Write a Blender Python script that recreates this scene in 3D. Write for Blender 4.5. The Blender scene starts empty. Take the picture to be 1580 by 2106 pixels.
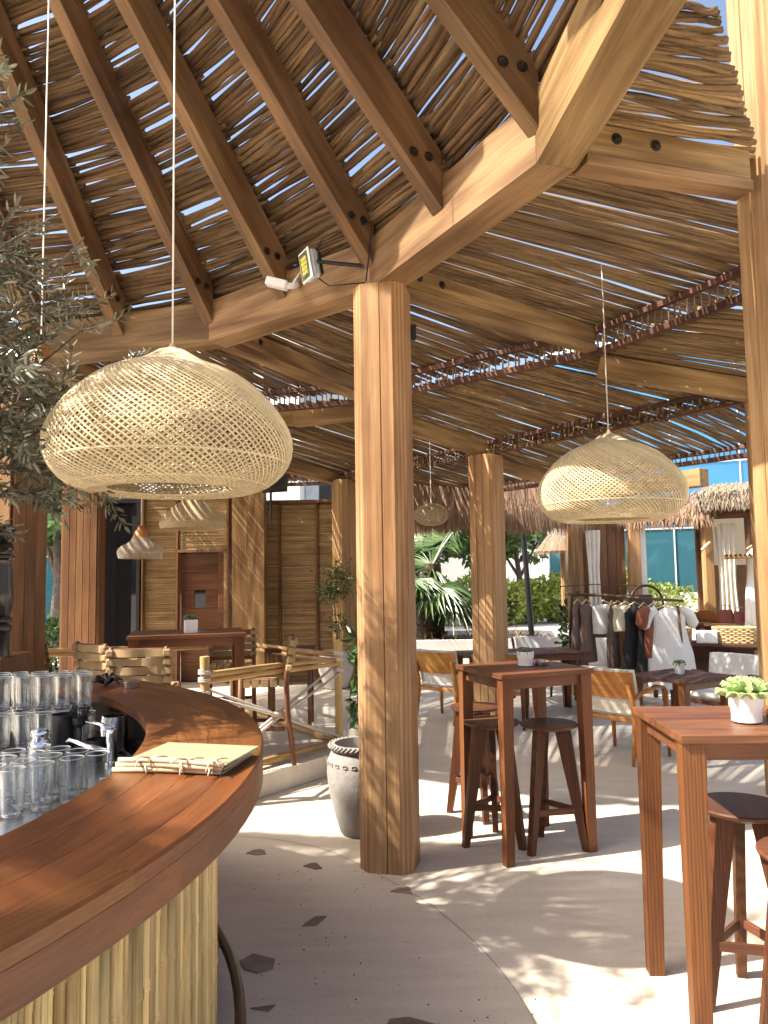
import bpy, bmesh, math, random
from mathutils import Matrix, Vector, noise as mnoise
PI = math.pi
rad = math.radians
random.seed(11)
scene = bpy.context.scene
COL = scene.collection

# ------------------------------------------------------------------ camera
PITCH, ROLL, EYE, FPX = rad(4.73), rad(0.89), 1.68, 1560.0
_fw = Vector((0, math.cos(PITCH), math.sin(PITCH)))
_u0 = Vector((0, -math.sin(PITCH), math.cos(PITCH)))
_r0 = Vector((1, 0, 0))
_up = _u0 * math.cos(ROLL) + _r0 * math.sin(ROLL)
_rt = _r0 * math.cos(ROLL) - _u0 * math.sin(ROLL)
cam_data = bpy.data.cameras.new("camera")
cam = bpy.data.objects.new("camera", cam_data)
COL.objects.link(cam)
cam.matrix_world = Matrix(((_rt.x, _up.x, -_fw.x, 0), (_rt.y, _up.y, -_fw.y, 0), (_rt.z, _up.z, -_fw.z, EYE), (0, 0, 0, 1)))
cam_data.sensor_fit = 'AUTO'
cam_data.sensor_width = 36.0
cam_data.lens = 36.0 * FPX / 2106.0
cam_data.clip_start = 0.05
cam_data.clip_end = 600
scene.camera = cam

# ------------------------------------------------------------------ sky, sun, exposure
SUN_EL, SUN_AZ = rad(47.0), rad(16.0)          # light travels towards +x and a little towards +y
sun_dir = Vector((math.cos(SUN_AZ) * math.cos(SUN_EL), math.sin(SUN_AZ) * math.cos(SUN_EL), -math.sin(SUN_EL)))
world = bpy.data.worlds.new("World")
scene.world = world
world.use_nodes = True
wn = world.node_tree
wn.nodes.clear()
sky = wn.nodes.new('ShaderNodeTexSky')
sky.sky_type = 'NISHITA'
sky.sun_disc = False
sky.sun_elevation = SUN_EL
sky.sun_rotation = math.atan2(-sun_dir.x, -sun_dir.y)
sky.air_density = 1.0
sky.dust_density = 5.0
bg = wn.nodes.new('ShaderNodeBackground')
bg.inputs['Strength'].default_value = 0.13
wo = wn.nodes.new('ShaderNodeOutputWorld')
wn.links.new(sky.outputs[0], bg.inputs[0])
wn.links.new(bg.outputs[0], wo.inputs[0])
sun_data = bpy.data.lights.new("sun", 'SUN')
sun_data.energy = 5.0
sun_data.angle = rad(0.6)
sun_data.color = (1.0, 0.93, 0.82)
sun = bpy.data.objects.new("sun", sun_data)
COL.objects.link(sun)
sun.rotation_euler = sun_dir.to_track_quat('-Z', 'Y').to_euler()
scene.view_settings.view_transform = 'Standard'
scene.view_settings.look = 'None'
scene.view_settings.exposure = 1.38
scene.view_settings.gamma = 1.0
scene.render.engine = 'CYCLES'
scene.cycles.use_denoising = True
scene.cycles.use_adaptive_sampling = True
scene.cycles.adaptive_threshold = 0.02
scene.cycles.max_bounces = 7
scene.cycles.diffuse_bounces = 4
scene.cycles.transparent_max_bounces = 40
scene.cycles.caustics_reflective = False
scene.cycles.caustics_refractive = False
scene.cycles.sample_clamp_indirect = 6.0

# ------------------------------------------------------------------ materials
M = {}

def new_mat(name):
    m = bpy.data.materials.new(name)
    m.use_nodes = True
    nt = m.node_tree
    b = nt.nodes['Principled BSDF']
    M[name] = m
    return m, nt, b

def nd(nt, kind, **kw):
    n = nt.nodes.new(kind)
    for k, v in kw.items():
        if k in n.inputs.keys():
            n.inputs[k].default_value = v
        else:
            setattr(n, k, v)
    return n

def ramp(nt, stops):
    r = nt.nodes.new('ShaderNodeValToRGB')
    e = r.color_ramp.elements
    while len(e) > 1:
        e.remove(e[-1])
    e[0].position = stops[0][0]
    e[0].color = (*stops[0][1], 1)
    for p, c in stops[1:]:
        x = e.new(p)
        x.color = (*c, 1)
    return r

def rand_value(nt, color_socket, amount, island=False, hue=0.006):
    """brightness and hue differ a little from piece to piece"""
    if island:
        src = nt.nodes.new('ShaderNodeNewGeometry').outputs['Random Per Island']
    else:
        src = nt.nodes.new('ShaderNodeObjectInfo').outputs['Random']
    mr = nd(nt, 'ShaderNodeMapRange')
    mr.inputs['To Min'].default_value = 1 - amount
    mr.inputs['To Max'].default_value = 1 + amount
    nt.links.new(src, mr.inputs['Value'])
    mul = nd(nt, 'ShaderNodeMath', operation='MULTIPLY')
    nt.links.new(src, mul.inputs[0])
    mul.inputs[1].default_value = 7.31
    fr = nd(nt, 'ShaderNodeMath', operation='FRACT')
    nt.links.new(mul.outputs[0], fr.inputs[0])
    mh = nd(nt, 'ShaderNodeMapRange')
    mh.inputs['To Min'].default_value = 0.5 - hue
    mh.inputs['To Max'].default_value = 0.5 + hue
    nt.links.new(fr.outputs[0], mh.inputs['Value'])
    hsv = nt.nodes.new('ShaderNodeHueSaturation')
    nt.links.new(mr.outputs[0], hsv.inputs['Value'])
    nt.links.new(mh.outputs[0], hsv.inputs['Hue'])
    nt.links.new(color_socket, hsv.inputs['Color'])
    return hsv.outputs[0]

def wood(name, dark, light, axis='X', rough=0.5, grain=1.0, vary=0.12, bump=0.25, island=False, rings=0.25, coat=0.0, contrast=1.0, cracks=.7):
    m, nt, b = new_mat(name)
    L = nt.links.new
    tc = nt.nodes.new('ShaderNodeTexCoord')
    oi = nt.nodes.new('ShaderNodeObjectInfo')
    off = nd(nt, 'ShaderNodeVectorMath', operation='SCALE')
    off.inputs[0].default_value = (13.0, 7.0, 21.0)
    L(oi.outputs['Random'], off.inputs['Scale'])
    add = nd(nt, 'ShaderNodeVectorMath', operation='ADD')
    L(tc.outputs['Object'], add.inputs[0])
    L(off.outputs[0], add.inputs[1])
    def mapped(al, ac):
        mp = nt.nodes.new('ShaderNodeMapping')
        s = [ac * grain] * 3
        s['XYZ'.index(axis)] = al * grain
        mp.inputs['Scale'].default_value = s
        L(add.outputs[0], mp.inputs['Vector'])
        return mp.outputs[0]
    n1 = nd(nt, 'ShaderNodeTexNoise', Scale=1.0, Detail=5.0, Roughness=0.6, Distortion=0.5)
    L(mapped(0.7, 11.0), n1.inputs['Vector'])
    n2 = nd(nt, 'ShaderNodeTexNoise', Scale=1.0, Detail=3.0, Roughness=0.6)
    L(mapped(4.0, 130.0), n2.inputs['Vector'])
    wv = nd(nt, 'ShaderNodeTexWave', Scale=1.0, Distortion=5.5, Detail=2.0)
    wv.inputs['Detail Scale'].default_value = 0.8
    wv.wave_profile = 'SIN'
    L(mapped(0.3, 15.0), wv.inputs['Vector'])
    mid = tuple((a + c) / 2 for a, c in zip(dark, light))
    r = ramp(nt, [(0.5 - .24 / contrast, dark), (0.5, mid), (0.5 + .2 / contrast, light)])
    mixf = nd(nt, 'ShaderNodeMix', data_type='FLOAT')
    mixf.inputs[0].default_value = rings
    L(n1.outputs['Fac'], mixf.inputs[2])
    L(wv.outputs['Fac'], mixf.inputs[3])
    L(mixf.outputs[0], r.inputs[0])
    mc = nd(nt, 'ShaderNodeMix', data_type='RGBA', blend_type='MULTIPLY')
    mc.inputs[0].default_value = 0.55
    L(r.outputs[0], mc.inputs[6])
    r2 = ramp(nt, [(0.3, (.45, .42, .4)), (0.62, (1, 1, 1))])
    L(n2.outputs['Fac'], r2.inputs[0])
    L(r2.outputs[0], mc.inputs[7])
    # weathering: broad colour drift and a few drying cracks along the grain
    n4 = nd(nt, 'ShaderNodeTexNoise', Scale=1.0, Detail=3.0, Roughness=.55)
    L(mapped(0.9, 2.6), n4.inputs['Vector'])
    r4 = ramp(nt, [(.32, (.70, .66, .62)), (.5, (1, 1, 1)), (.72, (1.0, 1.0, 1.0))])
    L(n4.outputs['Fac'], r4.inputs[0])
    n5 = nd(nt, 'ShaderNodeTexNoise', Scale=1.0, Detail=2.0, Roughness=.5, Distortion=.3)
    L(mapped(0.55, 26.0), n5.inputs['Vector'])
    r5 = ramp(nt, [(.275, (.36, .3, .26)), (.315, (1, 1, 1))])
    L(n5.outputs['Fac'], r5.inputs[0])
    m4 = nd(nt, 'ShaderNodeMix', data_type='RGBA', blend_type='MULTIPLY')
    m4.inputs[0].default_value = 1.0
    L(mc.outputs[2], m4.inputs[6])
    L(r4.outputs[0], m4.inputs[7])
    m5 = nd(nt, 'ShaderNodeMix', data_type='RGBA', blend_type='MULTIPLY')
    m5.inputs[0].default_value = cracks
    L(m4.outputs[2], m5.inputs[6])
    L(r5.outputs[0], m5.inputs[7])
    out = rand_value(nt, m5.outputs[2], vary, island)
    L(out, b.inputs['Base Color'])
    rr = nd(nt, 'ShaderNodeMapRange')
    rr.inputs['To Min'].default_value = max(0.05, rough - 0.12)
    rr.inputs['To Max'].default_value = rough + 0.15
    L(n1.outputs['Fac'], rr.inputs['Value'])
    L(rr.outputs[0], b.inputs['Roughness'])
    b.inputs['Coat Weight'].default_value = coat
    b.inputs['Specular IOR Level'].default_value = .3
    b.inputs['Coat Roughness'].default_value = 0.25
    bp = nd(nt, 'ShaderNodeBump', Strength=bump, Distance=0.004)
    L(n2.outputs['Fac'], bp.inputs['Height'])
    L(bp.outputs[0], b.inputs['Normal'])
    return m

def plain(name, color, rough=0.6, metal=0.0, vary=0.0, noise_amt=0.12, noise_scale=6.0, bump=0.0, bump_scale=60.0, island=False, coord='Object', **kw):
    m, nt, b = new_mat(name)
    L = nt.links.new
    tc = nt.nodes.new('ShaderNodeTexCoord')
    n = nd(nt, 'ShaderNodeTexNoise', Scale=noise_scale, Detail=5.0, Roughness=0.6)
    L(tc.outputs[coord], n.inputs['Vector'])
    r = ramp(nt, [(0.3, tuple(c * (1 - noise_amt) for c in color)), (0.7, tuple(min(1, c * (1 + noise_amt)) for c in color))])
    L(n.outputs['Fac'], r.inputs[0])
    s = r.outputs[0]
    if vary:
        s = rand_value(nt, s, vary, island)
    L(s, b.inputs['Base Color'])
    b.inputs['Roughness'].default_value = rough
    b.inputs['Metallic'].default_value = metal
    if bump:
        n2 = nd(nt, 'ShaderNodeTexNoise', Scale=bump_scale, Detail=4.0)
        L(tc.outputs[coord], n2.inputs['Vector'])
        bp = nd(nt, 'ShaderNodeBump', Strength=bump, Distance=0.01)
        L(n2.outputs['Fac'], bp.inputs['Height'])
        L(bp.outputs[0], b.inputs['Normal'])
    for k, v in kw.items():
        b.inputs[k].default_value = v
    return m

# construction timber
wood('beam_x', (.165, .090, .036), (.375, .232, .105), 'X', rough=.55, grain=1.0, vary=.12, contrast=1.1)
wood('rafter_x', (.125, .065, .027), (.27, .155, .071), 'X', rough=.6, grain=1.0, vary=.14, contrast=1.1)
wood('post_z', (.29, .155, .062), (.50, .315, .15), 'Z', rough=.5, grain=1.0, vary=.08, contrast=1.1)
wood('board_z', (.15, .068, .028), (.28, .142, .064), 'Z', rough=.5, grain=1.2, vary=.16)
wood('stick', (.060, .034, .016), (.27, .165, .082), 'X', rough=.7, grain=2.2, vary=.42, bump=.6, rings=.0)
wood('stick_island', (.060, .034, .016), (.27, .165, .082), 'X', rough=.7, grain=2.2, vary=.42, bump=.6, rings=.0, island=True)
wood('stick_pale', (.070, .040, .018), (.32, .205, .095), 'X', rough=.7, grain=2.0, vary=.3, bump=.6, rings=.0, island=True)
wood('slat_dark', (.06, .024, .015), (.14, .062, .036), 'X', rough=.6, vary=.15)
wood('lattice_z', (.16, .09, .05), (.42, .27, .16), 'Z', rough=.6, vary=.3, island=True)
# furniture
wood('table_x', (.105, .036, .015), (.225, .085, .036), 'X', rough=.45, grain=1.5, vary=.10, coat=.08, contrast=.8)
wood('table_z', (.10, .033, .012), (.235, .082, .027), 'Z', rough=.5, grain=1.5, vary=.10, coat=.0, contrast=.8)
wood('stool_x', (.08, .030, .014), (.17, .068, .032), 'X', rough=.45, grain=1.5, vary=.10, contrast=.8)
wood('stool_z', (.06, .021, .009), (.145, .053, .020), 'Z', rough=.45, grain=1.5, vary=.10, contrast=.8)
wood('chair_x', (.42, .17, .045), (.62, .30, .09), 'X', rough=.42, grain=1.3, vary=.08, contrast=.8)
wood('chair_z', (.42, .16, .04), (.60, .28, .08), 'Z', rough=.42, grain=1.3, vary=.08, contrast=.8)
wood('hchair_z', (.11, .04, .02), (.25, .105, .046), 'Z', rough=.45, grain=1.5, vary=.15)
wood('bar_x', (.105, .035, .0105), (.225, .082, .024), 'X', rough=.40, grain=1.1, vary=.08, coat=.15, contrast=.8)
wood('door_x', (.12, .042, .017), (.22, .09, .036), 'X', rough=.4, vary=.18)
wood('bamboo_z', (.42, .28, .10), (.80, .61, .29), 'Z', rough=.42, grain=2.0, vary=.34, bump=.15, rings=.0)
wood('bamboo_slat', (.27, .17, .078), (.53, .365, .185), 'X', rough=.55, grain=2.0, vary=.22, bump=.2, rings=.0, island=True)
wood('pole_x', (.40, .22, .08), (.66, .45, .20), 'X', rough=.55, grain=2.0, vary=.1, rings=.0)
plain('rattan', (.64, .53, .33), rough=.55, vary=.14, island=True, noise_scale=20)
plain('rattan_fine', (.52, .40, .23), rough=.6, vary=.10, island=True, noise_scale=30)
plain('rope', (.62, .56, .48), rough=.9, bump=.5, bump_scale=200)
plain('black_metal', (.02, .02, .022), rough=.4, metal=.4)
plain('steel', (.55, .55, .55), rough=.25, metal=1.0, noise_amt=.05)
plain('chrome', (.75, .75, .76), rough=.08, metal=1.0, noise_amt=.02)
plain('brown_metal', (.05, .035, .028), rough=.4, metal=.6)
plain('rail_bronze', (.16, .12, .085), rough=.35, metal=.8)
plain('white_paint', (.8, .79, .76), rough=.5, noise_amt=.03)
plain('white_pot', (.82, .82, .82), rough=.35, noise_amt=.03)
plain('white_fabric', (.74, .72, .68), rough=.9, bump=.35, bump_scale=400, noise_amt=.04)
plain('cream_fabric', (.70, .66, .55), rough=.9, bump=.35, bump_scale=400, noise_amt=.05)
plain('leather_strap', (.32, .215, .105), rough=.7, vary=.18, noise_amt=.15, noise_scale=12)
plain('soil', (.045, .03, .02), rough=.95, bump=1.0, bump_scale=40, noise_amt=.4)
plain('jar_clay', (.27, .25, .225), rough=.8, noise_amt=.22, noise_scale=5, bump=.4, bump_scale=30)
plain('pale_clay', (.55, .52, .47), rough=.8, noise_amt=.12, noise_scale=5)
plain('kerb_concrete', (.50, .46, .41), rough=.75, noise_amt=.10, noise_scale=3, bump=.15, bump_scale=60)
plain('stone_inlay', (.22, .165, .125), rough=.55, vary=.25, noise_amt=.3, noise_scale=14, bump=.3)
plain('joint', (.30, .265, .23), rough=.9)
plain('pebble_dark', (.05, .04, .035), rough=.8)
plain('mirror_dark', (.008, .008, .01), rough=.03, noise_amt=0)
plain('black_plastic', (.012, .012, .014), rough=.45)
plain('khaki_board', (.33, .285, .175), rough=.6, noise_amt=.10, noise_scale=9)
plain('twig_pale', (.55, .43, .27), rough=.7, noise_amt=.2, noise_scale=25)
plain('black_wood', (.014, .009, .008), rough=.28, noise_amt=.2, **{'Coat Weight': .4})
plain('bark', (.12, .095, .075), rough=.95, noise_amt=.4, noise_scale=12, bump=1.0, bump_scale=25)
plain('palm_bark', (.07, .045, .03), rough=.95, noise_amt=.5, noise_scale=14, bump=1.0, bump_scale=20)
plain('hat_straw', (.50, .33, .16), rough=.8, vary=.15)
plain('cloth_brown', (.16, .105, .08), rough=.9, vary=.3)
plain('cloth_rust', (.22, .07, .035), rough=.9)
plain('cloth_mauve', (.17, .12, .11), rough=.9, vary=.2)
plain('cloth_black', (.012, .011, .011), rough=.85)
plain('cloth_cream', (.62, .58, .42), rough=.9)
plain('leather_red', (.15, .03, .025), rough=.5)
plain('leather_tan', (.34, .16, .06), rough=.55)
plain('wicker', (.48, .34, .17), rough=.75, vary=.3, island=True, noise_amt=.2, noise_scale=30)
plain('building_white', (.75, .75, .74), rough=.6, noise_amt=.03, noise_scale=1)
plain('frame_metal', (.50, .56, .60), rough=.4, metal=.5)
plain('paving', (.52, .47, .40), rough=.85, noise_amt=.08, noise_scale=.7, bump=.2)

def leaf_mat(name, c1, c2, rough=.45, trans=.25, spec=.5):
    m, nt, b = new_mat(name)
    L = nt.links.new
    g = nt.nodes.new('ShaderNodeNewGeometry')
    r = ramp(nt, [(0.0, c1), (1.0, c2)])
    L(g.outputs['Random Per Island'], r.inputs[0])
    L(r.outputs[0], b.inputs['Base Color'])
    b.inputs['Roughness'].default_value = rough
    b.inputs['Specular IOR Level'].default_value = spec
    tr = nt.nodes.new('ShaderNodeBsdfTranslucent')
    L(r.outputs[0], tr.inputs['Color'])
    mx = nt.nodes.new('ShaderNodeMixShader')
    mx.inputs[0].default_value = trans
    L(b.outputs[0], mx.inputs[1])
    L(tr.outputs[0], mx.inputs[2])
    L(mx.outputs[0], nt.nodes['Material Output'].inputs['Surface'])
    return m

leaf_mat('olive_leaf', (.035, .043, .02), (.26, .265, .185), rough=.28, trans=.12, spec=1.0)
leaf_mat('palm_leaf', (.05, .10, .035), (.14, .22, .07), rough=.35, trans=.25, spec=.7)
leaf_mat('shrub_leaf', (.025, .055, .015), (.07, .13, .03), rough=.35, trans=.2)
leaf_mat('hedge_leaf', (.14, .20, .035), (.34, .38, .08), rough=.5, trans=.3)
leaf_mat('tree_leaf', (.05, .11, .03), (.15, .24, .08), rough=.45, trans=.3)
leaf_mat('succulent', (.30, .42, .16), (.42, .52, .22), rough=.4, trans=.15)
leaf_mat('cactus', (.08, .11, .05), (.14, .17, .09), rough=.6, trans=.05)
leaf_mat('dry_leaf', (.25, .17, .09), (.50, .38, .22), rough=.8, trans=.15)
leaf_mat('thatch', (.11, .065, .04), (.34, .21, .13), rough=.85, trans=.12)
leaf_mat('thatch_pale', (.12, .09, .06), (.32, .26, .185), rough=.85, trans=.1)

def glass_mat(name, color=(1, 1, 1), rough=0.0, ior=1.45):
    m, nt, b = new_mat(name)
    b.inputs['Base Color'].default_value = (*color, 1)
    b.inputs['Roughness'].default_value = rough
    b.inputs['IOR'].default_value = ior
    b.inputs['Transmission Weight'].default_value = 1.0
    return m
def thin_glass(name, tint=(.93, .945, .95)):
    """thin clear glass: see-through, with a rim that reflects"""
    m, nt, b = new_mat(name)
    t = nt.nodes.new('ShaderNodeBsdfTransparent')
    t.inputs[0].default_value = (*tint, 1)
    g = nt.nodes.new('ShaderNodeBsdfGlossy')
    g.inputs['Roughness'].default_value = .03
    lw = nd(nt, 'ShaderNodeLayerWeight', Blend=.42)
    mx = nt.nodes.new('ShaderNodeMixShader')
    mr = nd(nt, 'ShaderNodeMapRange')
    mr.inputs['To Min'].default_value = .06
    mr.inputs['To Max'].default_value = .92
    nt.links.new(lw.outputs['Facing'], mr.inputs['Value'])
    nt.links.new(mr.outputs[0], mx.inputs[0])
    nt.links.new(t.outputs[0], mx.inputs[1])
    nt.links.new(g.outputs[0], mx.inputs[2])
    nt.links.new(mx.outputs[0], nt.nodes['Material Output'].inputs['Surface'])
thin_glass('clear_glass')
plain('rim_highlight', (.80, .83, .84), rough=.08, noise_amt=0, **{'Specular IOR Level': 1.0})  # bright rim highlight put into the colour: near-white band on clear tumblers

def smoky(name, color, alpha, rough=.08):
    """thin blown glass: a light tint, clear reflections"""
    m, nt, b = new_mat(name)
    t = nt.nodes.new('ShaderNodeBsdfTransparent')
    t.inputs[0].default_value = (.93, .9, .84, 1)
    b.inputs['Base Color'].default_value = (*color, 1)
    b.inputs['Roughness'].default_value = rough
    mx = nt.nodes.new('ShaderNodeMixShader')
    mx.inputs[0].default_value = alpha
    nt.links.new(t.outputs[0], mx.inputs[1])
    nt.links.new(b.outputs[0], mx.inputs[2])
    nt.links.new(mx.outputs[0], nt.nodes['Material Output'].inputs['Surface'])
    return m
smoky('smoky_shade', (.55, .46, .34), .55)
smoky('mesh_globe', (.42, .33, .24), .45, .5)

def tinted_pane(name, color, rough=.06):
    m, nt, b = new_mat(name)
    L = nt.links.new
    tc = nt.nodes.new('ShaderNodeTexCoord')
    n = nd(nt, 'ShaderNodeTexNoise', Scale=.25, Detail=2.0)
    L(tc.outputs['Object'], n.inputs['Vector'])
    r = ramp(nt, [(.3, tuple(c * .8 for c in color)), (.7, tuple(c * 1.15 for c in color))])
    L(n.outputs['Fac'], r.inputs[0])
    L(r.outputs[0], b.inputs['Base Color'])
    b.inputs['Roughness'].default_value = rough
    b.inputs['Metallic'].default_value = .75
    b.inputs['Specular IOR Level'].default_value = .8
    bp = nd(nt, 'ShaderNodeBump', Strength=.04, Distance=.2)
    L(n.outputs['Fac'], bp.inputs['Height'])
    L(bp.outputs[0], b.inputs['Normal'])
    return m
tinted_pane('pane_blue', (.10, .34, .62))
tinted_pane('pane_teal', (.10, .34, .46))

def floor_mat():
    m, nt, b = new_mat('floor_cement')
    L = nt.links.new
    tc = nt.nodes.new('ShaderNodeTexCoord')
    n1 = nd(nt, 'ShaderNodeTexNoise', Scale=.8, Detail=6.0, Roughness=.6, Distortion=.4)
    mp = nt.nodes.new('ShaderNodeMapping')
    mp.inputs['Rotation'].default_value = (0, 0, rad(-16))
    mp.inputs['Scale'].default_value = (1.2, 7.0, 1)
    L(tc.outputs['Object'], mp.inputs['Vector'])
    L(tc.outputs['Object'], n1.inputs['Vector'])
    n2 = nd(nt, 'ShaderNodeTexNoise', Scale=1.6, Detail=5.0, Roughness=.65)
    L(mp.outputs[0], n2.inputs['Vector'])
    mixf = nd(nt, 'ShaderNodeMix', data_type='FLOAT')
    mixf.inputs[0].default_value = .45
    L(n1.outputs['Fac'], mixf.inputs[2])
    L(n2.outputs['Fac'], mixf.inputs[3])
    r = ramp(nt, [(.27, (.50, .435, .345)), (.5, (.64, .57, .465)), (.70, (.73, .66, .555))])
    L(mixf.outputs[0], r.inputs[0])
    n3 = nd(nt, 'ShaderNodeTexNoise', Scale=55.0, Detail=3.0)
    L(tc.outputs['Object'], n3.inputs['Vector'])
    r3 = ramp(nt, [(.27, (.55, .5, .45)), (.36, (1, 1, 1))])
    L(n3.outputs['Fac'], r3.inputs[0])
    mc = nd(nt, 'ShaderNodeMix', data_type='RGBA', blend_type='MULTIPLY')
    mc.inputs[0].default_value = .8
    L(r.outputs[0], mc.inputs[6])
    L(r3.outputs[0], mc.inputs[7])
    L(mc.outputs[2], b.inputs['Base Color'])
    rr = nd(nt, 'ShaderNodeMapRange')
    rr.inputs['To Min'].default_value = .42
    rr.inputs['To Max'].default_value = .68
    L(n1.outputs['Fac'], rr.inputs['Value'])
    L(rr.outputs[0], b.inputs['Roughness'])
    bp = nd(nt, 'ShaderNodeBump', Strength=.08, Distance=.01)
    L(n2.outputs['Fac'], bp.inputs['Height'])
    L(bp.outputs[0], b.inputs['Normal'])
floor_mat()

# ------------------------------------------------------------------ building helpers
WM = {}                                         # world matrix of every object made here

def T(x, y, z=0.0):
    return Matrix.Translation((x, y, z))

def RZ(a):
    return Matrix.Rotation(a, 4, 'Z')

def RX(a):
    return Matrix.Rotation(a, 4, 'X')

def RY(a):
    return Matrix.Rotation(a, 4, 'Y')

def SC(x, y, z):
    return Matrix.Diagonal((x, y, z, 1))

def along(p, q, up=(0, 0, 1)):
    """frame at p with local X pointing to q and local Z as near to up as possible"""
    p, q, up = Vector(p), Vector(q), Vector(up)
    x = (q - p).normalized()
    y = up.cross(x)
    if y.length < 1e-6:
        y = Vector((0, 1, 0)).cross(x)
    y.normalize()
    z = x.cross(y)
    return Matrix(((x.x, y.x, z.x, p.x), (x.y, y.y, z.y, p.y), (x.z, y.z, z.z, p.z), (0, 0, 0, 1)))

class MB:
    """collects simple solids; build() links them as one mesh object"""
    def __init__(s):
        s.v, s.f = [], []

    def add(s, verts, faces, X=None):
        o = len(s.v)
        if X is not None:
            verts = [X @ Vector(v) for v in verts]
        s.v.extend([tuple(v) for v in verts])
        s.f.extend([tuple(i + o for i in f) for f in faces])
        return s

    def box(s, lo, hi, bev=0.0, X=None):
        x0, y0, z0 = lo
        x1, y1, z1 = hi
        if bev <= 0:
            v = [(x, y, z) for z in (z0, z1) for y in (y0, y1) for x in (x0, x1)]
            f = [(0, 2, 3, 1), (4, 5, 7, 6), (0, 1, 5, 4), (2, 6, 7, 3), (0, 4, 6, 2), (1, 3, 7, 5)]
            return s.add(v, f, X)
        bev = min(bev, (x1 - x0) * .45, (y1 - y0) * .45, (z1 - z0) * .45)
        v, idx = [], {}
        for ix, (cx, dx) in enumerate(((x0, 1), (x1, -1))):
            for iy, (cy, dy) in enumerate(((y0, 1), (y1, -1))):
                for iz, (cz, dz) in enumerate(((z0, 1), (z1, -1))):
                    for a in range(3):
                        p = [cx + dx * bev, cy + dy * bev, cz + dz * bev]
                        p[a] = (cx, cy, cz)[a]
                        idx[(ix, iy, iz, a)] = len(v)
                        v.append(tuple(p))
        f = []
        for a in range(3):                      # the six faces
            b_, c_ = (a + 1) % 3, (a + 2) % 3
            for side in (0, 1):
                q = []
                for (i, j) in ((0, 0), (1, 0), (1, 1), (0, 1)):
                    k = [0, 0, 0]
                    k[a], k[b_], k[c_] = side, i, j
                    q.append(idx[(*k, a)])
                f.append(tuple(q if side else q[::-1]))
        for a in range(3):                      # twelve edges
            b_, c_ = (a + 1) % 3, (a + 2) % 3
            for i in (0, 1):
                for j in (0, 1):
                    k0, k1 = [0, 0, 0], [0, 0, 0]
                    k0[a], k1[a] = 0, 1
                    k0[b_] = k1[b_] = i
                    k0[c_] = k1[c_] = j
                    q = [idx[(*k0, b_)], idx[(*k1, b_)], idx[(*k1, c_)], idx[(*k0, c_)]]
                    f.append(tuple(q if (i == j) else q[::-1]))
        for ix in (0, 1):
            for iy in (0, 1):
                for iz in (0, 1):
                    q = [idx[(ix, iy, iz, a)] for a in range(3)]
                    f.append(tuple(q if (ix + iy + iz) % 2 else q[::-1]))
        return s.add(v, f, X)

    def tube(s, pts, radii, n=8, closed=False, X=None, cap=True, flat=1.0):
        pts = [Vector(p) for p in pts]
        k = len(pts)
        if not hasattr(radii, '__len__'):
            radii = [radii] * k
        v, f = [], []
        nrm = None
        for i, p in enumerate(pts):
            if closed:
                t = pts[(i + 1) % k] - pts[i - 1]
            else:
                t = pts[min(i + 1, k - 1)] - pts[max(i - 1, 0)]
            t.normalize()
            if nrm is None:
                nrm = t.orthogonal().normalized() if abs(t.z) > .9 else Vector((0, 0, 1)).cross(t).normalized()
            else:
                nrm = (nrm - t * nrm.dot(t))
                nrm = nrm.normalized() if nrm.length > 1e-6 else t.orthogonal().normalized()
            bn = t.cross(nrm)
            for j in range(n):
                a = 2 * PI * j / n
                v.append(p + (nrm * math.cos(a) + bn * (math.sin(a) * flat)) * radii[i])
        for i in range(k if closed else k - 1):
            for j in range(n):
                a, b_ = i * n + j, i * n + (j + 1) % n
                c_, d_ = ((i + 1) % k) * n + (j + 1) % n, ((i + 1) % k) * n + j
                f.append((a, b_, c_, d_))
        if cap and not closed:
            f.append(tuple(range(n - 1, -1, -1)))
            f.append(tuple((k - 1) * n + j for j in range(n)))
        return s.add(v, f, X)

    def lathe(s, prof, n=24, X=None, cap0=False, cap1=False):
        v, f = [], []
        for r, z in prof:
            for j in range(n):
                a = 2 * PI * j / n
                v.append((r * math.cos(a), r * math.sin(a), z))
        for i in range(len(prof) - 1):
            for j in range(n):
                f.append((i * n + j, i * n + (j + 1) % n, (i + 1) * n + (j + 1) % n, (i + 1) * n + j))
        if cap0:
            f.append(tuple(range(n - 1, -1, -1)))
        if cap1:
            f.append(tuple((len(prof) - 1) * n + j for j in range(n)))
        return s.add(v, f, X)

    def prism(s, poly, z0, z1, X=None, top=None):
        """polygon (counter-clockwise) pulled up from z0 to z1; top: another polygon for the upper end"""
        n = len(poly)
        top = top or poly
        v = [(x, y, z0) for x, y in poly] + [(x, y, z1) for x, y in top]
        f = [tuple(range(n - 1, -1, -1)), tuple(range(n, 2 * n))]
        for i in range(n):
            f.append((i, (i + 1) % n, n + (i + 1) % n, n + i))
        return s.add(v, f, X)

    def quad(s, a, b_, c_, d_):
        return s.add([a, b_, c_, d_], [(0, 1, 2, 3)])

    def mesh(s, name, mat, smooth=False):
        me = bpy.data.meshes.new(name)
        me.from_pydata(s.v, [], s.f)
        if mat:
            me.materials.append(M[mat])
        if smooth:
            me.polygons.foreach_set('use_smooth', [True] * len(me.polygons))
            if smooth != 'all':
                me.set_sharp_from_angle(angle=rad(40))
        me.update()
        return me

    def build(s, name, mat, parent=None, X=None, smooth=False, kind=None):
        return link(name, s.mesh(name, mat, smooth), parent, X, kind)

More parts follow.
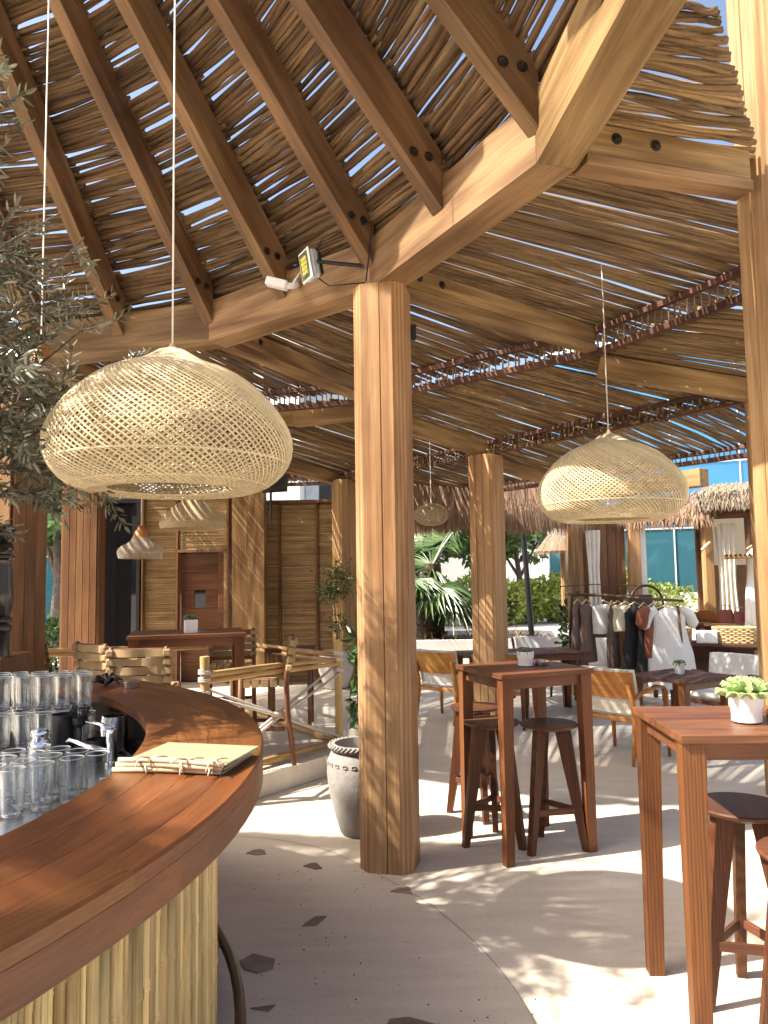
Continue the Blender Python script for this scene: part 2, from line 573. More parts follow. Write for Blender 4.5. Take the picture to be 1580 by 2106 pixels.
def link(name, data, parent=None, X=None, kind=None):
    o = bpy.data.objects.new(name, data)
    COL.objects.link(o)
    W = X if X is not None else (WM[parent] if parent is not None else Matrix())
    WM[o] = W.copy()
    if parent is not None:
        o.parent = parent
        o.matrix_basis = WM[parent].inverted() @ W
    else:
        o.matrix_basis = W
    if kind:
        o['kind'] = kind
    return o

def tag(o, label, cat, group=None):
    o['label'] = label
    o['category'] = cat
    if group:
        o['group'] = group
    return o

def thing(name, X, label, cat, group=None):
    o = link(name, None, None, X)
    o.empty_display_size = .1
    return tag(o, label, cat, group)

def copy_tree(o, X, label=None, parent=None):
    c = o.copy()
    COL.objects.link(c)
    if parent is None:
        c.matrix_basis = X
        WM[c] = X.copy()
        if label:
            c['label'] = label
    else:
        c.parent = parent
        WM[c] = WM[parent] @ c.matrix_basis
    for ch in [k for k in KIDS.get(o, [])]:
        copy_tree(ch, None, None, c)
    return c

KIDS = {}
_link = link
def link(name, data, parent=None, X=None, kind=None):
    o = _link(name, data, parent, X, kind)
    if parent is not None:
        KIDS.setdefault(parent, []).append(o)
    return o

def bent_stick(L, r0, r1, n=5, k=5, bend=.012, rnd=random):
    """a crooked branch along X from 0 to L"""
    ph, ph2 = rnd.uniform(0, 6), rnd.uniform(0, 6)
    pts, rr = [], []
    for i in range(k + 1):
        t = i / k
        pts.append((L * t, bend * math.sin(ph + t * 4.1) + bend * .5 * math.sin(ph2 + t * 9), bend * .7 * math.sin(ph2 + t * 5.3)))
        rr.append((r0 + (r1 - r0) * t) * rnd.uniform(.88, 1.12))
    return MB().tube(pts, rr, n)

# ================================================================== the ground
def sheet(name, poly, z, mat, kind='structure', thick=None):
    b = MB()
    if thick:
        b.prism(poly, z - thick, z)
    else:
        b.add([(x, y, z) for x, y in poly], [tuple(range(len(poly)))])
    return b.build(name, mat, kind=kind)

ground = sheet('ground', [(-250, -60), (250, -60), (250, 400), (-250, 400)], -.03, 'paving')
floor = sheet('floor', [(-14, -9), (9, -9), (9, 12.9), (3.4, 12.9), (-.2, 12.2), (-14, 12.2)], 0.0, 'floor_cement', thick=.02)

def floor_line(pts, w):
    b = MB()
    pts = [Vector((x, y, 0)) for x, y in pts]
    for p, q in zip(pts, pts[1:]):
        n = Vector((-(q - p).y, (q - p).x, 0)).normalized() * w / 2
        b.add([p - n, q - n, q + n, p + n], [(0, 1, 2, 3)], T(0, 0, .004))
    return b.build('floor_joint', 'joint', floor)
def arc_line(pts, w, n=6):
    out = []
    for i in range(len(pts) - 1):
        p0, p1, p2, p3 = pts[max(i - 1, 0)], pts[i], pts[i + 1], pts[min(i + 2, len(pts) - 1)]
        for k in range(n):
            t = k / n
            out.append(tuple(.5 * (2 * b_ + (c_ - a_) * t + (2 * a_ - 5 * b_ + 4 * c_ - d_) * t * t + (3 * b_ - a_ - 3 * c_ + d_) * t ** 3) for a_, b_, c_, d_ in zip(p0, p1, p2, p3)))
    floor_line(out + [pts[-1]], w)
arc_line([(-1.4, 5.16), (-.97, 5.08), (-.62, 4.96), (-.3, 4.72), (.12, 4.15), (.28, 3.86), (.43, 3.48), (.52, 3.1), (.56, 2.7)], .005)
def inlay(cx, cy, pts):
    b = MB()
    b.prism([(x * .74, y * .74) for x, y in pts], 0, .005)
    return b.build('stone_inlay', 'stone_inlay', floor, T(cx, cy, 0))
inlay(-.81, 4.79, [(-.085, -.02), (.0, -.065), (.085, -.045), (.06, .035), (.02, .07), (-.04, .05)])
inlay(-.45, 4.55, [(-.07, .01), (.03, -.06), (.085, -.045), (.03, .07), (-.02, .06)])
inlay(-.37, 3.85, [(-.075, -.07), (.02, -.06), (.075, .07), (.0, .065)])
inlay(-.58, 3.45, [(-.11, .03), (-.07, -.06), (.02, -.11), (.10, -.06), (.095, .05), (-.05, .12)])
inlay(.06, 4.19, [(-.08, -.01), (.08, -.06), (.06, .06), (.02, .1)])
inlay(-.50, 3.10, [(-.07, .01), (.035, -.02), (.06, .04)])
inlay(.05, 2.98, [(-.11, -.06), (.09, -.09), (.16, .0), (.02, .07), (-.08, .055)])
inlay(-1.15, 4.25, [(-.09, -.03), (.03, -.08), (.09, .03), (-.03, .07)])
inlay(-.15, 2.35, [(-.09, -.03), (.03, -.08), (.09, .03), (-.03, .07)])
b = MB()
rp = random.Random(4)
for i in range(70):
    cx, cy = rp.choice([(-.45, 3.6), (-.2, 3.3), (.35, 2.9), (-.5, 4.3), (-.15, 4.3), (.2, 2.8)])
    x, y, r = cx + rp.gauss(0, .16), cy + rp.gauss(0, .2), rp.uniform(.0015, .0045)
    b.lathe([(r, 0), (r * .8, .0025)], 6, T(x, y, .0005), cap1=True)
b.build('pebble_speck', 'pebble_dark', floor, kind='stuff')

# ================================================================== the pergola
CX, CY = -3.2, 1.95
RIN, RW, ZB, ZT = 4.05, .19, 3.43, 3.735
A0 = 39.3
def pol(a, r, z=0.0):
    return Vector((CX + r * math.cos(rad(a)), CY + r * math.sin(rad(a)), z))

pergola = thing('pergola', T(CX, CY), 'round timber pergola with stick roof, thick posts and a polygonal ring beam overhead', 'pergola')

def post_profile(w, ch, notch=.004, seams=(0.0,)):
    """square with chamfered corners and a fine seam down the middle of each face"""
    h = w / 2
    pts = []
    for k in range(4):
        a = k * PI / 2
        loc = [(h, -h + ch)]
        for sx in seams:
            loc += [(h, sx - notch), (h - notch * 2, sx), (h, sx + notch)]
        loc += [(h, h - ch)]
        for x, y in loc:
            pts.append((x * math.cos(a) - y * math.sin(a), x * math.sin(a) + y * math.cos(a)))
    return pts

def post(p, z1, w=.30, ang=0.0, ch=.075, z0=0.0, seams=(0.0,)):
    return MB().prism(post_profile(w, ch, seams=seams), 0, z1 - z0).build('post', 'post_z', pergola, T(p[0], p[1], z0) @ RZ(rad(ang)), smooth=False)

main_post = post(pol(A0, 4.145), ZB, .315, A0 + 37, .062, seams=(.02,))
post((1.925, 3.56), 5.3, .315, 21, .085)
post((1.13, 8.30), 2.97, .30, 52, .03, seams=(-.05, .04))
post((2.98, 5.80), 3.0, .26, 40, .04)
post((4.5, 3.4), 3.0, .26, 20, .04)
post((-.55, 10.5), 3.0, .28, 30, .03)

# ring beam, one timber per side
for k in range(16):
    p, q = pol(A0 + 22.5 * k, RIN, ZB), pol(A0 + 22.5 * (k + 1), RIN, ZB)
    L = (q - p).length
    m = RW * math.tan(rad(11.25))
    g = .0015
    b = MB().prism([(g - m, -RW), (L + m - g, -RW), (L - g, 0), (g, 0)], 0, ZT - ZB)
    b.build('ring_beam', 'beam_x', pergola, along(p, q))

# rafters of the central cone (radial, plumb cut against the ring)
SL = 1.15
RD = .305
def zraf(r, r0):
    return 3.56 + SL * (r0 - r)
def rafter(a, rtop, corner):
    r0 = (RIN if corner else RIN * math.cos(rad(11.25))) - .004
    p = pol(a, r0, 3.56)
    X = along(p, pol(a, 0, 3.56))
    ln = r0 - rtop
    w = .095
    pts = [(0, 0), (ln, ln * SL), (ln, ln * SL + RD), (0, RD)]
    b = MB()
    v = [(x, -w / 2, z) for x, z in pts] + [(x, w / 2, z) for x, z in pts]
    b.add(v, [(0, 1, 2, 3), (7, 6, 5, 4), (0, 4, 5, 1), (1, 5, 6, 2), (2, 6, 7, 3), (3, 7, 4, 0)])
    # slope frame so that the grain runs along the rafter
    sl = math.atan(SL)
    Y = X @ RY(-sl)
    b.v = [tuple(RY(sl) @ Vector(t)) for t in b.v]
    o = b.build('rafter', 'rafter_x', pergola, Y)
    return o, X, w

bolt_me = MB().lathe([(.026, 0), (.026, .004), (.016, .005), (.016, .014), (.006, .016), (.006, .022)], 12, cap1=True).mesh('bolt', 'brown_metal', True)
for j in range(-10, 20):
    a = A0 + 11.25 * j
    if 101 < a % 360 < 139:
        continue
    east = (a % 360) < 100 or (a % 360) > 315
    o, X, w = rafter(a, 2.25, j % 2 == 0)
    if -3 <= j <= 3:
        for (lx, lz) in ((.075, .26), (.165, .265)):
            link('bolt', bolt_me, o, X @ T(lx, w / 2 - .0005, lz) @ RX(-PI / 2))

for j in range(-10, 19):                        # short timbers that close the open top of the cone
    a, a2 = A0 + 11.25 * j, A0 + 11.25 * (j + 1)
    if 95 < ((a + a2) / 2) % 360 < 141:
        continue
    z = zraf(2.22, 4.03) + .06
    p, q = pol(a, 2.22, z), pol(a2, 2.22, z)
    MB().box((.001, -.04, 0), ((q - p).length - .001, .04, .16), .003).build('oculus_beam', 'rafter_x', pergola, along(p, q))

# branches of the cone, laid side by side across the rafters
def zmat(r):
    return 3.56 + RD + SL * (4.03 - r) + .018
rs = random.Random(5)
stick_meshes = []
for i in range(14):
    r0 = rs.uniform(.0105, .0165)
    stick_meshes.append(bent_stick(1.0, r0, r0 * rs.uniform(.6, .9), 6, 7, .0042, rs).mesh('roof_stick', 'stick', 'all'))
def cone_stick(a0, a1, r, jitter=1.0):
    d = rs.uniform(-.012, .012) * jitter
    e = rs.uniform(-.012, .012) * jitter
    over = rs.uniform(.0, 1.2)
    p, q = pol(a0 - over, r + d, zmat(r + d) + rs.uniform(-.010, .014)), pol(a1 + over, r + e, zmat(r + e) + rs.uniform(-.008, .012))
    if rs.random() < .5:
        p, q = q, p
    return p, q
step = .0126
for j in range(-10, 19):
    a0, a1 = A0 + 11.25 * j, A0 + 11.25 * (j + 1)
    mid = ((a0 + a1) / 2) % 360
    if 95 < mid < 141:
        continue
    east = mid < 96 or mid > 315
    rlo = 2.34 if east else 2.2
    r = 4.22
    rest = MB()
    pm, qm = pol(a0, 3, zmat(3)), pol(a1, 3, zmat(3))
    F = along(pm, qm)
    FI = F.inverted()
    n_obj = 0
    while r > rlo:
        p, q = cone_stick(a0, a1, r)
        if -2 <= j <= 3 and n_obj < 50:
            ln = (q - p).length
            th = rs.uniform(1.2, 1.75)
            o = link('roof_stick', rs.choice(stick_meshes), pergola, along(p, q) @ SC(ln, th, th))
            n_obj += 1
        else:
            r0 = rs.uniform(.014, .0235)
            s = bent_stick((q - p).length, r0, r0 * .75, 5, 5, .0055, rs)
            rest.add(s.v, s.f, FI @ along(p, q))
        r -= step * (1.0 if east else 1.75) * rs.uniform(.82, 1.2) * (1.0 if rs.random() > .04 else 1.9)
    if rest.v:
        rest.build('stick_mat', 'stick_island', pergola, F, smooth='all', kind='stuff')

# outer roof: level bays of branches running outwards, stepped down at the purlin
RP = 6.33
ZM = 3.645
def fan_mat(p0, p1, q0, q1, pitch, rmin, rmax, mat='stick_pale', bend=.009, gap=.04, ov=.06):
    """branches from the edge p0-p1 to the edge q0-q1"""
    p0, p1, q0, q1 = map(Vector, (p0, p1, q0, q1))
    F = along((p0 + p1) / 2, (q0 + q1) / 2)
    FI = F.inverted()
    n = int(max((p1 - p0).length, (q1 - q0).length) / pitch)
    b = MB()
    t = 0.0
    while t < 1:
        s0, s1 = t + rs.uniform(-.4, .4) / n, t + rs.uniform(-.4, .4) / n
        p, q = p0.lerp(p1, s0), q0.lerp(q1, s1)
        d = (q - p).normalized()
        p, q = p - d * rs.uniform(.0, ov), q + d * rs.uniform(.0, ov)
        p.z += rs.uniform(-.012, .020)
        q.z += rs.uniform(-.012, .020)
        r0 = rs.uniform(rmin, rmax)
        if rs.random() < .5:
            p, q = q, p
        s = bent_stick((q - p).length, r0, r0 * rs.uniform(.55, .85), 5, 8, bend, rs)
        b.add(s.v, s.f, FI @ along(p, q))
        t += rs.uniform(.7, 1.25) / n * (1 if rs.random() > gap else 1.8)
    return b.build('stick_mat', mat, pergola, F, smooth='all', kind='stuff')

def timber(name, p, q, w, h, mat='beam_x', parent=None, up=(0, 0, 1), bev=.004, zoff=0.0):
    p, q = Vector(p), Vector(q)
    L = (q - p).length
    return MB().box((0, -w / 2, zoff), (L, w / 2, zoff + h), bev).build(name, mat, parent or pergola, along(p, q, up))

P2 = {-1: (4.75, 3.2), 0: (2.9, 5.75), 1: (1.13, 8.28), 2: (-.62, 10.7), 3: (-3.4, 11.3)}
ZP2 = 2.97
lat = MB()
def lattice(p, q, z0, z1, pitch=.058):
    p, q = Vector(p), Vector(q)
    L = (q - p).length
    n = int(L / pitch)
    u = (q - p).normalized()
    for i in range(n):
        c = p.lerp(q, (i + .5 + rs.uniform(-.25, .25)) / n)
        t = rs.uniform(-.012, .012)
        r = rs.uniform(.006, .009)
        lat.tube([(c.x, c.y, z0 - .01), (c.x + u.x * t, c.y + u.y * t, z1 + rs.uniform(0, .05))], [r, r * .9], 5)
for k in range(-2, 5):
    a, a2 = A0 + 22.5 * k, A0 + 22.5 * (k + 1)
    o1, o2 = pol(a, 4.27, ZM), pol(a2, 4.27, ZM)
    e1, e2 = pol(a, RP + .5, ZM + .02), pol(a2, RP + .5, ZM + .02)
    if k == -2:                              # the roof ends at the tall right-hand post
        fan_mat(pol(7.5, 4.27, ZM), o2, (1.19, 2.50, ZM), (1.785, 3.44, ZM), .0245, .0105, .0165, ov=.0)
        continue
    fan_mat(o1, o2, e1, e2, .0245, .0105, .0165)
    timber('purlin', pol(a, RP, ZB - .035), pol(a2, RP, ZB - .035), .05, .05, 'slat_dark', bev=.003)
    timber('purlin', pol(a, RP, ZM - .07), pol(a2, RP, ZM - .07), .045, .045, 'slat_dark', bev=.003)
    lattice(pol(a, RP + .02, 0), pol(a2, RP + .02, 0), ZB, ZM - .03)
    # doubled outward beam
    rend = 5.14 if k == -1 else RP - .03
    timber('outward_beam', pol(a, 4.262, ZB + .058), pol(a, rend, ZB + .058), .09, .14)
    timber('outward_plank', pol(a, 4.262, ZB + .0), pol(a, rend, ZB + .0), .12, .05)
    for kk in (0.16, 0.36):
        if -2 <= k <= 1:
            link('bolt', bolt_me, pergola, T(*pol(a, 4.262 + kk, ZB + .14)) @ RZ(rad(a)) @ T(0, -.0455, 0) @ RX(PI / 2))
for k in range(-1, 3):
    a, a2 = A0 + 22.5 * k, A0 + 22.5 * (k + 1)
    z1, z2 = ZB + .02, ZP2 + .17
    s1, s2 = pol(a, RP + .04, z1), pol(a2, RP + .04, z1)
    e1, e2 = Vector((*P2[k], z2)), Vector((*P2[k + 1], z2))
    e1, e2 = e1 + (e1 - s1).normalized() * .4, e2 + (e2 - s2).normalized() * .4
    fan_mat(s1, s2, e1, e2, .0248, .0105, .0165, gap=.07)
    timber('eave_purlin', (*P2[k], ZP2), (*P2[k + 1], ZP2), .05, .05, 'slat_dark', bev=.003)
    timber('eave_purlin', (*P2[k], ZP2 + .115), (*P2[k + 1], ZP2 + .115), .045, .04, 'slat_dark', bev=.003)
    lattice((*P2[k], 0), (*P2[k + 1], 0), ZP2 + .05, ZP2 + .14)
    timber('outward_beam', pol(a, RP + .03, ZB - .19), (P2[k][0], P2[k][1], ZP2 - .02), .09, .17)
Q3 = [(3.80, 6.45), (2.02, 9.02), (.25, 11.5)]
E3 = [P2[0], P2[1], P2[2]]
ZP3 = 2.72
for k in range(2):
    fan_mat((*E3[k], ZP2 + .02), (*E3[k + 1], ZP2 + .02), (*Q3[k], ZP3 + .12), (*Q3[k + 1], ZP3 + .12), .0275, .0105, .0165, gap=.08)
    timber('eave_purlin', (*Q3[k], ZP3), (*Q3[k + 1], ZP3), .05, .045, 'slat_dark', bev=.003)
    timber('eave_purlin', (*Q3[k], ZP3 + .085), (*Q3[k + 1], ZP3 + .085), .045, .035, 'slat_dark', bev=.003)
    lattice((*Q3[k], 0), (*Q3[k + 1], 0), ZP3 + .045, ZP3 + .11)
    timber('outward_beam', (*E3[k], ZP2 - .12), (*Q3[k], ZP3 - .02), .08, .13)
lat.build('lattice', 'lattice_z', pergola, Matrix(), kind='stuff', smooth='all')
timber('tie_beam', (-1.55, 7.98, 3.29), (-.93, 7.9, 3.27), .13, .15)
timber('tie_beam', (-.925, 7.9, 3.25), (-.15, 7.62, 3.27), .13, .17)
timber('eave_beam', (2.5, 10.3, 2.62), (3.62, 8.5, 2.62), .16, .2)

# wall-clad square column at the left end of the ring
clad = thing('clad_column', T(-3.07, 6.05) @ RZ(rad(-14)), 'wide reddish column clad in vertical boards behind the bar glasses', 'column')
MB().box((-.27, -.19, 0), (.27, .19, 3.42)).build('core', 'black_wood', clad)
def clad_boards(par, x0, x1, y0, y1, z1, n, mat='board_z', gap=.004, t=.022):
    w = (x1 - x0) / n
    me = MB().box((0, -t, 0), (w - gap, 0, z1), .003).mesh('board', mat)
    X = WM[par]
    for i in range(n):
        link('board', me, par, X @ T(x0 + i * w, y0 - .001, 0))
        link('board', me, par, X @ T(x0 + i * w + w - gap, y1 + .001, 0) @ RZ(PI))
    m = max(2, int((y1 - y0) / w))
    wd = (y1 - y0) / m
    me2 = MB().box((0, -t, 0), (wd - gap, 0, z1), .003).mesh('board', mat)
    for i in range(m):
        link('board', me2, par, X @ T(x1 + .001, y0 + i * wd, 0) @ RZ(PI / 2))
        link('board', me2, par, X @ T(x0 - .001, y0 + i * wd + wd - gap, 0) @ RZ(-PI / 2))
clad_boards(clad, -.27, .27, -.19, .19, 3.42, 5)

# ================================================================== raised deck with its kerb
DZ = .17
deck_poly = [(-1.75, 4.92), (-1.0, 5.90), (-.44, 6.62), (-.16, 7.5), (-.15, 12.15), (-8, 12.15), (-8, 5.2)]
deck = sheet('deck', deck_poly, DZ, 'floor_cement', thick=DZ - .003)

# ================================================================== the bar
BX, BY = -3.096, 2.307
RBAM = 2.51
def bpol(a, r, z=0.0):
    return Vector((BX + r * math.cos(rad(a)), BY + r * math.sin(rad(a)), z))
bar = thing('bar_counter', T(BX, BY), 'long curved bar with glossy red-brown wooden top and bamboo front', 'bar counter')

def arc_piece(name, a0, a1, r0, r1, z0, z1, mat, parent, n=8, bev=.0006, gap=.0002):
    """a curved board; its own frame sits at mid arc with X along the tangent"""
    am = (a0 + a1) / 2
    F = T(*bpol(am, (r0 + r1) / 2, z0)) @ RZ(rad(am + 90))
    FI = F.inverted()
    ga = math.degrees(gap / r1)
    a0, a1 = a0 + ga, a1 - ga
    r0, r1 = r0 + gap, r1 - gap
    sec = [(r0, z0), (r1 - .0006, z0), (r1, z0 + .0006), (r1, z1 - bev), (r1 - bev, z1), (r0 + .0005, z1), (r0, z1 - .0005)]
    b = MB()
    v, f = [], []
    for i in range(n + 1):
        a = a0 + (a1 - a0) * i / n
        for r, z in sec:
            v.append(FI @ bpol(a, r, z))
    k = len(sec)
    for i in range(n):
        for j in range(k):
            f.append((i * k + j, i * k + (j + 1) % k, (i + 1) * k + (j + 1) % k, (i + 1) * k + j))
    f.append(tuple(range(k - 1, -1, -1)))
    f.append(tuple(n * k + j for j in range(k)))
    b.add(v, f)
    return b.build(name, mat, parent, F, smooth=True)
strips = [(2.27, 2.385, -8), (2.385, 2.495, 5), (2.495, 2.605, -2)]
for r0, r1, off in strips:
    for a in range(-70, 80, 24):
        arc_piece('top_board', a + off, a + off + 24, r0, r1, 1.062, 1.10, 'bar_x', bar)
for a in range(-76, 84, 20):
    arc_piece('edge_board', a, a + 20, 2.605, 2.693, 1.062, 1.1002, 'bar_x', bar, bev=.007)
    arc_piece('fascia', a + 4, a + 24, 2.64, 2.691, .985, 1.0615, 'bar_x', bar, bev=.002)
arc_piece('bar_body', -75, 84, 2.30, RBAM - .02, .02, 1.06, 'black_wood', bar, n=40)
rb = random.Random(9)
bam = []
for i in range(10):
    r = [.0065, .008, .0095, .011, .0125, .014, .016, .018, .020, .0105][i]
    zs = [0]
    while zs[-1] < .9:
        zs.append(zs[-1] + rb.uniform(.14, .34))
    prof = []
    for z in zs[1:-1]:
        prof += [(r * .98, z - .014), (r * 1.16, z - .004), (r * .97, z), (r * 1.15, z + .004), (r * .98, z + .016)]
    prof = [(r, 0)] + prof + [(r, .972)]
    bam.append((r, MB().lathe(prof, 8, cap1=True).mesh('bamboo_pole', 'bamboo_z', 'all')))
a = -62.0
while a < 16:
    r, me = rb.choice(bam)
    da = math.degrees((r * 2.03) / RBAM)
    a += da / 2
    link('bamboo_pole', me, bar, T(*bpol(a, RBAM + rb.uniform(-.003, .004), .003)) @ RZ(rb.uniform(0, 6)) @ RX(rb.uniform(-.004, .004)))
    a += da / 2
# foot rail and its brackets
MB().tube([bpol(a, 2.612, .13) for a in range(-75, 36, 3)], .021, 12).build('foot_rail', 'rail_bronze', bar, Matrix(), smooth='all')
for a in (-34, -6, 6, 24):
    p = bpol(a, 2.612, .13)
    b = MB().tube([p, bpol(a, 2.57, .118), bpol(a, 2.515, .113)], .012, 8)
    b.lathe([(.034, 0), (.034, .01), (.02, .016)], 14, T(*bpol(a, 2.526, .113)) @ RZ(rad(a)) @ RY(PI / 2), cap1=True)
    b.build('rail_bracket', 'rail_bronze', bar, Matrix(), smooth=True)

# stainless work counter behind the bar
work = thing('work_counter', T(BX, BY), 'stainless steel work counter behind the curved bar', 'counter')
def arc_solid(name, a0, a1, r0, r1, z0, z1, mat, parent, n=30):
    return arc_piece(name, a0, a1, r0, r1, z0, z1, mat, parent, n=n, bev=.004, gap=0)
arc_solid('worktop', -50, 50, 1.50, 2.266, .86, .90, 'steel', work)
arc_solid('cabinet', -50, 50, 1.56, 2.26, .02, .855, 'black_metal', work)
# ================================================================== high tables and stools
def make_table(X, label, sx=.65, sy=.59, h=1.09, group='high bar tables on the terrace', leg=.075):
    t = thing('bar_table', X, label, 'table', group)
    n = 4
    w = sy / n
    me = MB().box((-sx / 2, 0, h - .03), (sx / 2, w - .0008, h), .002).mesh('top_board', 'table_x')
    for i in range(n):
        link('top_board', me, t, X @ T(0, -sy / 2 + i * w, 0))
    ix, iy = sx / 2 - .045, sy / 2 - .045
    for a, (cx, cy, lx) in enumerate(((0, -iy, 1), (0, iy, 1), (-ix, 0, 0), (ix, 0, 0))):
        if lx:
            b = MB().box((-ix + .03, cy - .011, h - .095), (ix - .03, cy + .011, h - .0305), .002)
        else:
            b = MB().box((cx - .011, -iy + .0305, h - .0945), (cx + .011, iy - .0305, h - .031), .002)
        b.build('apron', 'table_x', t, X)
    for sxx in (-1, 1):
        for syy in (-1, 1):
            w0, w1 = leg / 2, leg * .36
            def sq(c, hw, hd):
                return [(c[0] - hw, c[1] - hd), (c[0] + hw, c[1] - hd), (c[0] + hw, c[1] + hd), (c[0] - hw, c[1] + hd)]
            b = MB().prism(sq((sxx * .012, syy * .006), w1, w1 * .9), 0, h - .0305, top=sq((0, 0), w0, w0 * .85))
            b.build('leg', 'table_z', t, X @ T(sxx * (sx / 2 - .05), syy * (sy / 2 - .048), 0))
    return t
tableA = make_table(T(.86, 4.86) @ RZ(rad(21.8)), 'red-brown high square table half in shade right behind the thick central post')
tableB = make_table(T(1.39, 3.06) @ RZ(rad(-2)), 'red-brown high table nearest the camera at the right edge', sx=.66, sy=.60, leg=.085)

def make_stool(X, label, h=.75):
    s = thing('bar_stool', X, label, 'stool', 'three-legged wooden stools')
    MB().lathe([(.0, h - .032), (.142, h - .032), (.174, h - .016), (.178, h - .006), (.172, h), (0, h)], 32).build('seat', 'stool_x', s, X, smooth=True)
    for k in range(3):
        a = 2 * PI * k / 3
        r0, r1 = .085, .205
        # flat tapered leg in the radial plane
        top, bot = .048, .024
        pts = [(r1 - bot, 0), (r1 + bot * .6, 0), (r0 + top, h - .033), (r0 - top, h - .033)]
        w = .019
        v = [(x, -w, z) for x, z in pts] + [(x, w, z) for x, z in pts]
        MB().add(v, [(0, 1, 2, 3), (7, 6, 5, 4), (0, 4, 5, 1), (1, 5, 6, 2), (2, 6, 7, 3), (3, 7, 4, 0)]).build('leg', 'stool_z', s, X @ RZ(a))
    zs = .235
    rr = .205 - (.12) * zs / h - .004
    for k in range(3):
        a, a2 = 2 * PI * k / 3, 2 * PI * (k + 1) / 3
        p = Vector((rr * math.cos(a), rr * math.sin(a), zs))
        q = Vector((rr * math.cos(a2), rr * math.sin(a2), zs))
        d = (q - p).normalized() * .018
        timber('stretcher', X @ (p + d), X @ (q - d), .016, .036, 'stool_x', s, bev=.002, zoff=-.018)
    return s
make_stool(T(.66, 4.90) @ RZ(rad(200)), 'dark three-legged stool on the post side of the shaded high table')
make_stool(T(1.0, 4.80) @ RZ(rad(-20)), 'three-legged stool with half-lit round seat in front of the shaded high table')
make_stool(T(.62, 5.45) @ RZ(rad(40)), 'three-legged stool behind the left corner of the shaded high table')
make_stool(T(1.40, 3.10) @ RZ(rad(75)), 'three-legged stool tucked under the nearest high table')
make_stool(T(1.40, 2.58) @ RZ(rad(170)), 'three-legged stool at the bottom right corner, in front of the nearest table')

def rosette(b, n, r, h, rnd, layers=4, wid=.3):
    for l in range(layers):
        el = rad(18 + 58 * l / (layers - 1))
        m = max(4, int(n * (1 - .5 * l / layers)))
        ln = r * (1.05 - .14 * l)
        for i in range(m):
            a = 2 * PI * (i + .5 * (l % 2)) / m + rnd.uniform(-.1, .1)
            d = Vector((math.cos(a) * math.cos(el), math.sin(a) * math.cos(el), math.sin(el)))
            s = Vector((-math.sin(a), math.cos(a), 0))
            u = d.cross(s) * -1
            z0 = Vector((0, 0, h + .004 * l))
            w = ln * wid
            prof = [(0, .35), (.35, .85), (.68, 1.0), (.88, .6), (1.0, .03)]
            v, f = [], []
            for t_, ww in prof:
                c = z0 + d * (ln * t_) + u * (.12 * ln * t_ * t_)
                v += [c - s * (w * ww), c - u * (.13 * w * 3 * (1 - t_ * .6)), c + s * (w * ww), c + u * (.02)]
            for k in range(len(prof) - 1):
                for q in range(4):
                    f.append((k * 4 + q, k * 4 + (q + 1) % 4, k * 4 + 4 + (q + 1) % 4, k * 4 + 4 + q))
            b.add(v, f)

def make_pot(X, s, label, plant='succulent', square=False, stepped=True):
    t = thing('potted_succulent', X, label, 'plant', 'small white pots on tables')
    if square:
        MB().box((-.45 * s, -.45 * s, 0), (.45 * s, .45 * s, .95 * s), .03 * s).build('pot', 'white_pot', t, X)
        zt = .95 * s
    else:
        prof = [(0, .004), (.40 * s, .004), (.47 * s, .06 * s), (.475 * s, .44 * s), (.53 * s, .52 * s), (.545 * s, .90 * s), (.56 * s, .95 * s), (.50 * s, .95 * s), (.48 * s, .84 * s), (0, .84 * s)] if stepped else \
               [(0, .004), (.36 * s, .004), (.5 * s, .92 * s), (.52 * s, .95 * s), (.46 * s, .95 * s), (.45 * s, .86 * s), (0, .86 * s)]
        MB().lathe(prof, 28).build('pot', 'white_pot', t, X, smooth=True)
        zt = .86 * s
    rn = random.Random(int(s * 1000))
    b = MB()
    if plant == 'succulent':
        rosette(b, 12, .88 * s, zt, rn, 4, .21)
    else:
        for i in range(5):
            rosette(b, 8, .3 * s, 0, rn, 3, .35)
        b2 = MB()
        for i in range(6):
            c = MB()
            rosette(c, 7, .30 * s, 0, rn, 3, .33)
            a = rn.uniform(0, 6)
            b2.add(c.v, c.f, T(.22 * s * math.cos(a), .22 * s * math.sin(a), zt + rn.uniform(0, .08) * s))
        b = b2
    b.build('rosette', 'succulent' if plant == 'succulent' else 'cactus', t, X)
    return t
make_pot(T(1.39, 2.99, 1.09) @ RZ(.4), .118, 'white stepped pot with bright green succulent on the nearest table')
make_pot(T(.88, 4.86, 1.09) @ RZ(.2), .098, 'white pot with small cactus on the shaded high table', plant='c')
def bowl(X, r, label):
    o = MB().lathe([(0, .003), (r * .9, .003), (r, .012), (r, .036), (r * .93, .036), (r * .9, .014), (0, .012)], 24).build('ashtray', 'steel', None, X, smooth=True)
    tag(o, label, 'ashtray')
bowl(T(1.53, 3.03, 1.09), .042, 'round steel ashtray beside the green succulent on the nearest table')
bowl(T(.985, 4.87, 1.09), .042, 'round steel ashtray beside the cactus pot on the shaded high table')

